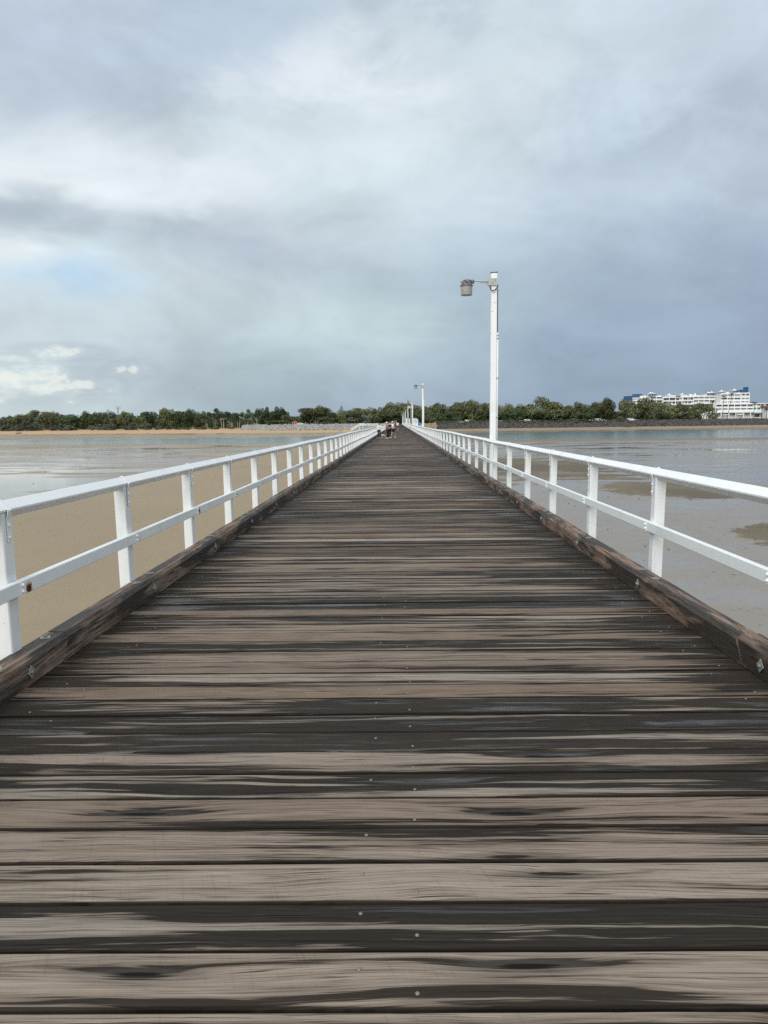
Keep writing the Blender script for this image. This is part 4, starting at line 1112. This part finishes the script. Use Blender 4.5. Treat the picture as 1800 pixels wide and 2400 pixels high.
# Norfolk pine
p = at_depth(800, 950, 520); gz = ground_z(p.x, 520)
t = thing('pine_tree', 'narrow pointed pine standing above the trees left of the pier end', 'tree', (p.x, 520, gz)); H = p.z-gz
bm = BM(); add_tube(bm, [(0, 0, 0), (0, 0, H*0.6), (0, 0, H)], [0.35, 0.2, 0.04], 6); obj('trunk', bm, MT['bark'], t)
bm = BM(); r_ = random.Random(5)
for i in range(26):
    z = H*(0.35+0.63*i/26); L = 3.6*(1-i/27)+0.35
    for k in range(7):
        a = k*2*pi/7+i; d = Vector((cos(a), sin(a), 0.12))
        for m_ in range(7):
            c = Vector((0, 0, z))+d*L*(m_+1)/7; u = d*0.35; w = Vector((-d.y, d.x, r_.uniform(-.3, .3)))*0.22
            bm.faces.new([bm.verts.new(c+u), bm.verts.new(c+w), bm.verts.new(c-u), bm.verts.new(c-w)])
obj('crown', bm, MT['leaf_dark'], t)

# palms
def palm(px, top_py, Y, lean, label, cr=2.6):
    p = at_depth(px, top_py, Y); gz = ground_z(p.x, Y); H = p.z-gz-cr*0.35
    t = thing('palm_tree', label, 'palm', (p.x, Y, gz))
    bm = BM(); add_tube(bm, [(lean, 0, -0.2), (lean*0.55, 0, H*0.4), (lean*0.15, 0, H*0.75), (0, 0, H)], [0.28, 0.2, 0.17, 0.15], 7); obj('trunk', bm, MT['bark'], t)
    r_ = random.Random(int(px))
    fb = BM()
    for i in range(9):
        q = i/8; c = Vector((0, q*cr, 0.9*q-1.7*q*q)); wv = 0.8*(1-abs(q-0.45)*1.3)
        for s in (-1, 1):
            a = Vector((0, 0.10, 0)); e = Vector((s*wv, 0.25, -0.30*wv))
            fb.faces.new([fb.verts.new(c-a), fb.verts.new(c+a), fb.verts.new(c+e+a*.3), fb.verts.new(c+e-a*.3)])
    add_tube(fb, [(0, 0, 0), (0, cr*.5, 0.02), (0, cr, -0.8)], [0.04, 0.03, 0.01], 4)
    fm = mesh_of(fb, 'frond', MT['leaf_palm'])
    for k in range(20):
        link('frond', fm, t, loc=(0, 0, H), rot=(r_.uniform(-.7, .75), r_.uniform(-.2, .2), k*2*pi/20*2.4), scale=(1, r_.uniform(.8, 1.05), 1))
for px, ty, Y, lean, lab in ((1697, 926, 522, -0.6, 'tall palm with dark trunk before the middle of the white tower'), (1716, 919, 520, -3.0, 'tallest leaning palm in front of the white tower'),
                             (1768, 942, 524, 0.1, 'thick crowned palm just right of the white tower'), (1787, 949, 522, -0.3, 'small palm second from the right edge'),
                             (1797, 956, 520, 0.1, 'small palm at the right edge before the maroon roof'), (1671, 939, 530, 0.0, 'half hidden palm behind the round tree and before the apartments')):
    palm(px, ty, Y, lean, lab)

# ------------------------------------------------------------------ white apartment building, 585 m away behind the right shore
BY = 585.0
def bxz(px, py): p = at_depth(px, py, BY); return p.x, p.z
B0x, _ = bxz(1470, 985)
apt = thing('apartment_building', 'long white stepped apartment building with balconies, blue blocks and tent canopies', 'building', (B0x, BY, ground_z(B0x, BY)))
gz0 = ground_z(B0x, BY)
def ZP(zx): return bxz(1440+zx/4.608, 950)[0]-B0x          # picture column (enlarged scale) to local x
def ZQ(zy): return bxz(1620, 890+zy/4.608)[1]-gz0           # picture row to local z
def wallbox(x0, x1, z0, z1, y0, y1, mat='bwhite', name='wall', par=None):
    bm = BM(); add_box(bm, ((x0+x1)/2, (y0+y1)/2, (z0+z1)/2), (abs(x1-x0), y1-y0, abs(z1-z0))); return obj(name, bm, MT[mat], par or apt)
def facade(zx0, zx1, rows, cols, yf, balc=True, wmat='bwhite', margin=0.0):
    """floor slabs, piers, recessed glazing and rail per bay; rows = list of (top, bottom) picture rows"""
    x0, x1 = ZP(zx0), ZP(zx1)
    for (zt, zb) in rows:
        t_, b_ = ZQ(zt), ZQ(zb)
        w = (x1-x0)/cols
        for c in range(cols):
            a, b = x0+c*w+0.25, x0+(c+1)*w-0.25
            bm = BM(); add_box(bm, ((a+b)/2, yf+1.3, (t_+b_)/2), (b-a, 0.08, t_-b_)); wo = obj('window', bm, MT['glass'], apt)
            bm = BM()
            for q in (0.0, 0.33, 0.66, 1.0): add_box(bm, (a+(b-a)*q, yf+1.22, (t_+b_)/2), (0.11, 0.08, t_-b_))
            if random.random() < 0.55:
                q = random.choice((0.18, 0.5, 0.82)); add_box(bm, (a+(b-a)*q, yf+1.2, (t_+b_)/2), ((b-a)*0.29, 0.05, t_-b_))
            obj('frame', bm, MT['bgrey'] if random.random() < .5 else MT['bwhite'], wo)
            if balc:
                bm = BM(); add_box(bm, ((a+b)/2, yf+0.06, b_+0.45), (b-a, 0.06, 0.9)); obj('balcony_rail', bm, MT['bgrey'], apt)
    return
def bodyblock(zx0, zx1, zt, zb, rows, cols, yf, yb, balc=True):
    """solid block with the glazed bays cut back: slabs and piers stand proud of the rear wall"""
    x0, x1 = ZP(zx0), ZP(zx1)
    wallbox(x0, x1, ZQ(zb), ZQ(zt)-0.02, yf+1.4, yb)
    edges = [zt] + [v for r_ in rows for v in r_] + [zb]
    for a, b in zip(edges[0::2], edges[1::2]):
        if b > a: wallbox(x0-0.1, x1+0.1, ZQ(b), ZQ(a), yf-0.15, yf+1.4, name='slab')
    w = (x1-x0)/cols
    for c in range(cols+1):
        xx = x0+c*w; wallbox(xx-0.25, xx+0.25, ZQ(zb)+0.01, ZQ(zt)-0.01, yf, yf+1.39, name='pier')
    facade(zx0, zx1, rows, cols, yf, balc)
wallbox(ZP(135), ZP(195), ZQ(300), ZQ(168), 1, 9, 'blue', 'stair_tower')
wallbox(ZP(249), ZP(330), ZQ(250), ZQ(145), 7, 14, 'blue', 'stair_tower')
bodyblock(197, 425, 185, 420, [(196, 212), (224, 246), (258, 280), (294, 316)], 4, 4.5, 18)
bodyblock(400, 530, 180, 420, [(182, 207), (217, 247), (260, 280), (294, 316)], 2, 2.5, 17)
bodyblock(532, 735, 188, 420, [(194, 219), (232, 259), (271, 299), (310, 330)], 3, 1.5, 16, False)
bodyblock(737, 858, 188, 420, [(189.5, 216), (230, 255), (268, 296), (310, 330)], 2, 0.8, 16, False)
wallbox(ZP(590), ZP(665), ZQ(190), ZQ(165), 1.2, 9); wallbox(ZP(725), ZP(800), ZQ(190), ZQ(165), 1.0, 9); wallbox(ZP(665), ZP(725), ZQ(189), ZQ(176), 3, 9, 'darkwall')
bodyblock(862, 1095, 175, 420, [(186, 208), (222, 246), (262, 286), (298, 320)], 4, 2.0, 16)
wallbox(ZP(1095), ZP(1148), ZQ(300), ZQ(160), 0.9, 14, 'bgrey')
bodyblock(1150, 1360, 148, 262, [(164, 186), (200, 226), (240, 259)], 3, 0.0, 16)
bodyblock(1362, 1450, 146, 262, [(158, 184), (202, 222), (238, 258)], 2, -0.6, 15)
bodyblock(1075, 1478, 262, 418, [(274, 303), (314, 338)], 6, -3.5, 10)
bodyblock(1480, 1662, 262, 345, [(270, 296), (308, 338)], 4, -1.5, 10)
wallbox(ZP(1060), ZP(1700), ZQ(362), ZQ(345), -7.5, -1.6, name='slab')
bodyblock(1090, 1680, 371, 420, [(373, 412)], 9, -4.8, -1.2, False)
for a, b in ((1110, 1118), (1192, 1200), (1268, 1276), (1350, 1358), (1424, 1432), (1578, 1586)): wallbox(ZP(a), ZP(b), ZQ(420), ZQ(362.5), -7.3, -6.6, name='column')
wallbox(ZP(1283), ZP(1342), ZQ(384), ZQ(373), -7.9, -7.6, name='awning')
wallbox(ZP(1120), ZP(1190), ZQ(386), ZQ(379), -7.9, -7.5, name='awning')
for a, b, t_, f_ in ((300, 530, 165, 5), (540, 860, 180, 6), (870, 960, 168, 5), (1000, 1115, 160, 4), (1118, 1240, 152, 3), (1235, 1275, 134, 5), (1270, 1370, 138, 3)):
    wallbox(ZP(a), ZP(b), ZQ(190 if a < 1100 else 150), ZQ(t_), f_, f_+7, name='penthouse')
for a, b, z0, z1 in ((1010, 1110, 149, 162), (1135, 1215, 140, 151), (1275, 1355, 130, 141), (375, 470, 152, 166)):
    wallbox(ZP(a), ZP(b), ZQ(z1-2), ZQ(z0), 2.6, 2.95, 'glass', 'window')
for a, t_ in ((845, 150), (862, 158), (896, 146)): wallbox(ZP(a), ZP(a+14), ZQ(180), ZQ(t_), 6, 8, name='chimney')
wallbox(ZP(1368), ZP(1444), ZQ(140), ZQ(112), 1.5, 9, 'blue', 'plant_screen')
wallbox(ZP(1426), ZP(1447), ZQ(141), ZQ(84), 1.2, 7, 'blue', 'blue_fin')
bm = BM(); add_cyl(bm, (ZP(1386), 3, ZQ(135)), (ZP(1386), 3, ZQ(94)), 0.18, 0.08, 5); obj('antenna', bm, MT['bwhite'], apt)
def tent(zx, zpeak, half):
    x = ZP(zx); w = ZP(zx+half)-x; zt = ZQ(zpeak); zb = ZQ(zpeak+17); n = 12
    bm = BM(); rings = []
    for k, (rad_, zz) in enumerate(((0.04, zt), (0.16, zt-(zt-zb)*0.45), (0.45, zt-(zt-zb)*0.78), (1.0, zb))):
        rings.append([bm.verts.new((x+cos(2*pi*i/n)*w*rad_*(1 if k < 3 else (1.0 if i % 3 else 1.12)), 4+sin(2*pi*i/n)*w*rad_, zz)) for i in range(n)])
    for a, b in zip(rings, rings[1:]):
        for i in range(n): bm.faces.new((a[i], a[(i+1) % n], b[(i+1) % n], b[i]))
    bm.faces.new(rings[0])
    te = obj('tent_canopy', bm, MT['sail'], apt)
    bm = BM()
    for sx in (-1, 1):
        for sy in (-1, 1): add_cyl(bm, (x+sx*w*.75, 4+sy*w*.6, zb+0.1), (x+sx*w*.75, 4+sy*w*.6, zb-3), 0.09, 0.09, 5)
    obj('canopy_pole', bm, MT['bwhite'], te)
for q in ((405, 124, 36), (432, 128, 34), (608, 142, 32), (748, 140, 32), (1035, 128, 30), (1068, 124, 34), (1175, 112, 42), (1314, 102, 48)): tent(*q)
# maroon roofed building at the right edge
X0, Z0 = at_depth(1790, 947, 575).x, at_depth(1790, 947, 575).z
t = thing('restaurant_building', 'low building with maroon hip roof at the right edge behind the palms', 'building', (X0+14, 575, ground_z(X0, 575)))
zz = Z0-ground_z(X0, 575)
bm = BM(); add_box(bm, (0, 0, (zz-3)/2), (26, 10, zz-3)); obj('wall', bm, MT['bwhite'], t)
bm = BM(); b4 = [bm.verts.new(p) for p in ((-14, -6, zz-3), (14, -6, zz-3), (14, 6, zz-3), (-14, 6, zz-3))]; r2 = [bm.verts.new(p) for p in ((-8, 0, zz+.4), (8, 0, zz+.4))]
bm.faces.new((b4[0], b4[1], r2[1], r2[0])); bm.faces.new((b4[2], b4[3], r2[0], r2[1])); bm.faces.new((b4[1], b4[2], r2[1])); bm.faces.new((b4[3], b4[0], r2[0])); bm.faces.new(b4[::-1]); obj('roof', bm, MT['maroon'], t)
for i in range(5):
    bm = BM(); add_box(bm, (-10+5*i, -5.05, zz*0.5), (3, 0.1, 3)); obj('window', bm, MT['glass'], t)

# ------------------------------------------------------------------ houses, pavilion, stairs and other small shore things
def house(px0, px1, py_top, py_roof, Y, wm, rm, label, storeys=2, name='house'):
    a = at_depth(px0, py_roof, Y); b = at_depth(px1, py_roof, Y); tp = at_depth((px0+px1)/2, py_top, Y).z
    gz = ground_z(a.x, Y); w = b.x-a.x; zr = a.z-gz; zt = tp-gz; d = 7
    t = thing(name, label, 'house', ((a.x+b.x)/2, Y, gz))
    bm = BM(); add_box(bm, (0, 0, zr/2), (w, d, zr)); obj('wall', bm, MT[wm], t)
    bm = BM(); e = 0.5; b4 = [bm.verts.new(p) for p in ((-w/2-e, -d/2-e, zr), (w/2+e, -d/2-e, zr), (w/2+e, d/2+e, zr), (-w/2-e, d/2+e, zr))]; r2 = [bm.verts.new((-w*.22, 0, zt)), bm.verts.new((w*.22, 0, zt))]
    bm.faces.new((b4[0], b4[1], r2[1], r2[0])); bm.faces.new((b4[2], b4[3], r2[0], r2[1])); bm.faces.new((b4[1], b4[2], r2[1])); bm.faces.new((b4[3], b4[0], r2[0])); bm.faces.new(b4[::-1]); obj('roof', bm, MT[rm], t)
    n = max(2, int(w/3))
    for s in range(storeys):
        for i in range(n):
            wz = zr*(s+0.5)/storeys
            bm = BM(); add_box(bm, (-w/2+w*(i+.5)/n, -d/2-0.03, wz), (w/n*0.55, 0.1, 1.3)); wo = obj('window', bm, MT['glass'], t)
            bm = BM(); add_box(bm, (-w/2+w*(i+.5)/n, -d/2-0.12, wz-0.72), (w/n*0.65, 0.16, 0.12)); obj('sill', bm, MT['bwhite'], wo)
    return t
house(655, 679, 985, 987, 482, 'cream', 'croof', 'two storey cream house among the trees left of the red roofed house')
house(687, 697, 986.5, 991, 478, 'bwhite', 'red', 'small white house with bright red roof behind the pale seawall', 1)
house(740, 752, 978, 981, 500, 'cream', 'croof', 'narrow cream house glimpsed right of the pale forked gum')
house(-8, 4, 980, 983, 556, 'bwhite', 'croof', 'white gabled house at the far left edge between trees', 1)
house(625, 640, 984, 986, 520, 'bwhite', 'croof', 'white house glimpsed between slender trunks left of the cream house')
# open pavilion
p = at_depth(824, 984, 466); gz = ground_z(p.x, 466)
t = thing('pavilion', 'dark open pavilion with grey metal roof left of the beach stairs', 'pavilion', (p.x, 466, gz)); zt = p.z-gz
bm = BM(); add_box(bm, (0, 0, zt-0.2), (4.6, 4, 0.18), Matrix.Rotation(0.12, 3, 'Y')); add_box(bm, (-0.6, 0, zt+1.2), (3.2, 3, 0.16), Matrix.Rotation(-0.12, 3, 'Y')); obj('roof', bm, MT['croof'], t)
bm = BM()
for sx in (-1.7, 0, 1.7):
    for sy in (-1.5, 1.5): add_box(bm, (sx, sy, zt/2), (0.2, 0.2, zt-0.5))
obj('post', bm, MT['darkwall'], t)
bm = BM(); add_box(bm, (0, 1.6, zt*0.62), (4, 0.1, zt*0.5)); obj('wall', bm, MT['darkwall'], t)
bm = BM(); add_box(bm, (3.5, -2, 0.75), (9, 0.06, 0.10)); [add_box(bm, (-0.6+1.5*i, -2, 0.4), (0.08, 0.08, 0.8)) for i in range(6)]; obj('handrail', bm, MT['darkwall'], t)
# beach stairs
SY = 444.0
A = at_depth(823, 1010, SY); Bt = at_depth(842, 992.5, SY); Ct = at_depth(852, 992.5, SY); De = at_depth(857, 998, SY+1)
st = thing('beach_stairs', 'white stairs with handrails leading down over the rocks to the beach', 'stairs', (Bt.x, SY, 0))
def lp(p): return Vector((p.x-Bt.x, p.y-SY, p.z))
a_, b_, c_ = lp(A), lp(Bt), lp(Ct); a_.z = ground_z(A.x, SY)+0.1
deckz = b_.z-1.1
for yy in (-0.8, 0.8):
    bm = BM()
    for k in (0.0, 0.5): add_tube(bm, [a_+Vector((0, yy, 1.1-k)), Vector((b_.x, yy, b_.z-k)), Vector((c_.x, yy, b_.z-k)), lp(De)+Vector((0, yy, -k))], 0.06, 4)
    for i in range(7):
        q = a_.lerp(Vector((b_.x, 0, deckz)), i/6); add_box(bm, (q.x, yy, q.z+0.5), (0.1, 0.1, 1.1))
    for i in range(4): add_box(bm, (b_.x+(c_.x-b_.x)*i/3, yy, deckz+0.5), (0.1, 0.1, 1.1))
    obj('handrail', bm, MT['paint'], st)
    bm = BM(); d = Vector((b_.x, 0, deckz))-a_; add_box(bm, (a_+d/2)+Vector((0, yy, -0.1)), (d.length, 0.1, 0.34), Matrix.Rotation(-math.atan2(d.z, d.x), 3, 'Y')); obj('stringer', bm, MT['paint'], st)
for i in range(14):
    q = a_.lerp(Vector((b_.x, 0, deckz)), (i+.5)/14); bm = BM(); add_box(bm, q, (0.32, 1.5, 0.05)); obj('step', bm, MT['conduit'], st)
bm = BM(); add_box(bm, ((b_.x+c_.x)/2, 0, deckz), (c_.x-b_.x, 1.7, 0.12)); [add_box(bm, (b_.x+0.2+i*2, s_, deckz/2-1.6), (0.2, 0.2, deckz+3.2)) for i in range(2) for s_ in (-.7, .7)]; obj('landing', bm, MT['paint'], st)
# low white side landing beside the pier
p0 = at_depth(842, 1003.5, 400); p1 = at_depth(886, 1003.5, 400)
t = thing('side_landing', 'low white railed landing joined to the left side of the pier near the stairs', 'landing', ((p0.x+p1.x)/2, 400, 0)); w = min(p1.x, -2.9)-p0.x
t.location.x = p0.x+w/2
bm = BM(); add_box(bm, (0, 0, 0.0), (w, 3, 0.25)); obj('deck_slab', bm, MT['conduit'], t)
bm = BM(); [add_box(bm, (0, -1.5, z_), (w, 0.1, 0.14)) for z_ in (0.45, 0.9)]; [add_box(bm, (-w/2+w*i/6, -1.5, 0.5), (0.12, 0.12, 1.0)) for i in range(7)]; obj('handrail', bm, MT['paint'], t)
bm = BM(); [add_cyl(bm, (-w/2+0.6+(w-1.2)*i/3, 0, -6), (-w/2+0.6+(w-1.2)*i/3, 0, -0.1), 0.16, 0.16, 8) for i in range(4)]; obj('pile', bm, MT['conduit'], t)
# white mooring poles right of the pier
for i, (px, top) in enumerate(((953, 981), (956.3, 982), (960, 982), (969.5, 981.5), (972.5, 981), (975.5, 981), (978.8, 983))):
    p = at_depth(px, top, 418); bm = BM(); add_cyl(bm, (0, 0, -7), (0, 0, p.z), 0.30, 0.28, 8); add_cyl(bm, (0, 0, p.z), (0, 0, p.z+0.3), 0.28, 0.05, 8)
    o = obj('mooring_pole', bm, MT['paint'], loc=(p.x, 418, 0))
    tag(o, 'white mooring pole in the left cluster behind the right railing' if i < 3 else 'white mooring pole in the right cluster before the blue cover', 'pole', 'left cluster of mooring poles' if i < 3 else 'right cluster of mooring poles')
p0 = at_depth(951, 996, 414).x; p1 = at_depth(980, 996, 414).x; zt = at_depth(965, 995, 414).z
t = thing('jetty_platform', 'low white platform with rail around the mooring poles', 'platform', ((p0+p1)/2, 414, 0)); w = p1-p0
bm = BM(); add_box(bm, (0, 0, zt-1.3), (w, 3, 0.5)); obj('deck_slab', bm, MT['paint'], t)
bm = BM(); [add_box(bm, (0, -1.45, z_), (w, 0.08, 0.22)) for z_ in (zt, zt-.5)]; [add_box(bm, (-w/2+w*i/8, -1.45, zt-0.5), (0.1, 0.1, 1.1)) for i in range(9)]; obj('handrail', bm, MT['paint'], t)
bm = BM(); [add_cyl(bm, (-w/2+w*i/3*0.96+0.1, 0.5, -7), (-w/2+w*i/3*0.96+0.1, 0.5, zt-1.5), 0.15, 0.15, 8) for i in range(4)]; obj('pile', bm, MT['conduit'], t)
# covered boat behind the poles
p = at_depth(982, 991.5, 428); t = thing('covered_boat', 'boat under a bright blue cover just left of the second lamp post', 'boat', (p.x, 428, p.z-1.2))
bm = BM(); pts = [(-1.9, 0.5), (-1.6, 0.8), (1.5, 0.9), (2.1, 0.0), (1.5, -0.9), (-1.6, -0.8)]
lo = [bm.verts.new((x*0.85, y*0.6, -0.6)) for x, y in pts]; hi = [bm.verts.new((x, y, 0.35)) for x, y in pts]
for i in range(6): bm.faces.new((lo[i], lo[(i+1) % 6], hi[(i+1) % 6], hi[i]))
bm.faces.new(lo[::-1]); bm.faces.new(hi); obj('hull', bm, MT['carw'], t)
bm = BM(); add_ico(bm, (0, 0, 0.4), (2.0, 0.95, 1.0), 2); obj('cover', bm, MT['tarp'], t, smooth=True)
bm = BM(); [add_cyl(bm, (s_, 0, -6), (s_, 0, -0.5), 0.12, 0.12, 6) for s_ in (-1, 1)]; obj('cradle', bm, MT['conduit'], t)
# pale board high behind the third lamp, notice frame at the pier end
p = at_depth(962.5, 954, 434); t = thing('signboard', 'pale blank board high on poles behind the third lamp post', 'sign', (p.x, 434, 0))
bm = BM(); add_box(bm, (-1.0, 0, p.z), (1.7, 0.1, 1.5)); add_box(bm, (0.95, 0, p.z), (1.3, 0.1, 1.5)); obj('panel', bm, MT['cream'], t)
bm = BM(); add_cyl(bm, (0, 0.1, -3), (0, 0.1, p.z+0.6), 0.1, 0.1, 6); obj('post', bm, MT['cream'], t)
p = at_depth(927, 988.5, 449); t = thing('notice_frame', 'small cream framed notice board at the shore end of the pier', 'sign', (p.x, 449, 0))
bm = BM(); [add_box(bm, c, s) for c, s in (((0, 0, p.z+.62), (1.4, 0.1, 0.16)), ((0, 0, p.z-.62), (1.4, 0.1, 0.16)), ((-.62, 0, p.z), (0.16, 0.1, 1.1)), ((.62, 0, p.z), (0.16, 0.1, 1.1)))]; obj('frame', bm, MT['cream'], t)
bm = BM(); add_box(bm, (0, 0.06, p.z), (1.1, 0.04, 1.1)); obj('board', bm, MT['darkwall'], t)
bm = BM(); [add_box(bm, (s_, 0.1, (p.z)/2), (0.1, 0.1, p.z)) for s_ in (-.6, .6)]; obj('post', bm, MT['cream'], t)
# fishing rod leaning on the right rail
t = thing('fishing_rod', 'thin dark fishing rod leaning on the right railing far down the deck', 'fishing rod', (2.2, 128, 0))
bm = BM(); add_tube(bm, [(-0.35, 0, 0.25), (0.2, 0, 1.05), (0.7, 0, 1.9)], [0.03, 0.02, 0.01], 5); obj('rod', bm, MT['cable'], t)
bm = BM(); add_cyl(bm, (-0.2, -0.06, 0.45), (-0.2, 0.06, 0.45), 0.07, 0.07, 8); obj('reel', bm, MT['cable'], t)
# telecommunication tower
p = at_depth(276, 952, 690); gz = ground_z(p.x, 690); t = thing('phone_tower', 'phone mast with panel antennas rising behind the left trees', 'tower', (p.x, 690, gz)); H = p.z-gz
bm = BM()
for a in range(3):
    x_, y_ = cos(a*2.094)*0.9, sin(a*2.094)*0.9; add_cyl(bm, (x_, y_, 0), (x_*.6, y_*.6, H-1), 0.12, 0.10, 5)
    for i in range(12):
        z0_, z1_ = H*i/12, H*(i+1)/12-0.2; x2, y2 = cos((a+1)*2.094)*0.8, sin((a+1)*2.094)*0.8; add_cyl(bm, (x_*.85, y_*.85, z0_), (x2*.85, y2*.85, z1_), 0.05, 0.05, 4)
obj('mast', bm, MT['lamp_body'], t)
for s_ in (-1, 1):
    for q in (0, 1): bm = BM(); add_box(bm, (s_*(1.3+q*1.5), 0, H-0.9), (0.75, 0.4, 3.0)); obj('antenna_panel', bm, MT['bgrey'], t)
bm = BM(); add_box(bm, (0, 0, H-2.0), (6.0, 0.3, 0.3)); obj('crossarm', bm, MT['lamp_body'], t)
# parked cars and vans in the foreshore car park
def car(px, py, label, van=False):
    X = at_depth(px, py, 475).x; Y = shore_y(X)+11; gz = ground_z(X, Y)
    t = thing('parked_van' if van else 'parked_car', label, 'van' if van else 'car', (X, Y, gz))
    h = 2.2 if van else 1.5; L = 5.0 if van else 4.4
    prof = ([(-L/2, .35), (-L/2, 1.1), (-L/2+.5, h-.1), (-L/2+.9, h), (L/2-1.3, h), (L/2-.6, 1.3), (L/2, 1.1), (L/2, .35)] if van else
            [(-L/2, .35), (-L/2, .95), (-1.5, 1.0), (-1.0, h), (0.7, h), (1.35, 0.98), (L/2, .85), (L/2, .35)])
    bm = BM(); A_ = [bm.verts.new((x, -0.88, z)) for x, z in prof]; B_ = [bm.verts.new((x, 0.88, z)) for x, z in prof]
    for k in range(8): bm.faces.new((A_[k], A_[(k+1) % 8], B_[(k+1) % 8], B_[k]))
    bm.faces.new(A_[::-1]); bm.faces.new(B_); obj('body', bm, MT['carw'], t)
    bm = BM()
    for x_, w_ in ((-0.55, 0.8), (0.4, 0.8)): add_box(bm, (x_, -0.885, h-0.32), (w_, 0.02, 0.36))
    obj('window', bm, MT['glass'], t)
    for x_ in (-1.4, 1.4):
        for s_ in (-.82, .82): bm = BM(); add_cyl(bm, (x_, s_-.1, .33), (x_, s_+.1, .33), .33, .33, 12); obj('wheel', bm, MT['tyre'], t)
for px, lab, v in ((1076, 'white car parked behind the dark seawall, first right of the second lamp post', False), (1094, 'white van parked behind the dark seawall left of the nearest lamp post', True), (1168, 'white car parked just right of the nearest lamp post', False),
                   (1216, 'white car parked behind the seawall under the trees right of the nearest lamp post', False), (1232, 'white van parked under the trees, second right of the nearest lamp post', True),
                   (1386, 'white car parked under the trees near the middle of the right shore', False), (1404, 'white van parked under the ragged high tree', True), (1416, 'white car parked right of the van under the ragged high tree', False),
                   (1484, 'white van parked below the blue block of the apartments', True), (1498, 'white car parked below the left wing of the apartments', False), (708, 'white car parked right of the red roofed house', False)):
    car(px, 986, lab, v)
# stones lying on the wet flats
bm = BM(); add_ico(bm, (0, 0, 0.3), (1, 1, 0.55), 1, jit=0.15); sm = mesh_of(bm, 'stone', MT['stone'])
for i, (zx, zy) in enumerate(((622, 458), (763, 450), (823, 469), (368, 500), (407, 516), (620, 667), (861, 778), (1015, 798), (855, 867), (1575, 731), (1290, 791), (487, 413), (70, 440))):
    q = on_ground(1200+zx/2.765, 1000+zy/2.765, FLAT); d = q.y
    s_ = 0.0011*d*(1.3 if i in (6, 7, 9) else 1.0)
    o = link('stone', sm, None, loc=(q.x, q.y, FLAT), rot=(0, 0, i*1.3), scale=(s_, s_, s_)); tag(o, 'small dark stone lying on the wet grey flats right of the pier', 'stone', 'dark stones on the right flats')
for i, (zx, zy) in enumerate(((216, 149), (293, 73), (435, 352), (1150, 315), (133, 413), (518, 36))):
    q = on_ground(zx/2.765, 1080+zy/2.765, FLAT); s_ = 0.0009*q.y
    o = link('stone', sm, None, loc=(q.x, q.y, FLAT), rot=(0, 0, i*1.3), scale=(s_, s_, s_)); tag(o, 'small dark stone lying on the sand flats left of the pier', 'stone', 'dark stones on the left flats')
for px, Y, lab in ((43, 505, 'dark driftwood log lying on the far left beach'), (1471, 462, 'dark log lying on the right beach below the seawall')):
    X = at_depth(px, 1010, Y).x; bm = BM(); add_tube(bm, [(-2.2, 0, .2), (-.8, .2, .4), (.6, 0, .35), (2.4, .1, .3)], [.15, .35, .45, .2], 7); add_tube(bm, [(0, 0, .4), (-.5, .2, 1.0)], [.15, .06], 5)
    o = obj('driftwood_log', bm, MT['logm'], loc=(X, Y, ground_z(X, Y))); tag(o, lab, 'log')
# sky bird
p = at_depth(454, 912, 260); bm = BM()
add_tube(bm, [(-.05, -.28, 0), (0, 0, .02), (0, .25, 0)], [.02, .07, .02], 5)
for s_ in (-1, 1): bm.faces.new([bm.verts.new(q) for q in ((0, -.1, .03), (s_*.35, -.06, .16), (s_*.75, .08, .06), (s_*.35, .08, .15), (0, .1, .03))])
o = obj('seagull', bm, MT['darkwall'], loc=p); tag(o, 'tiny dark bird flying above the left trees', 'bird')
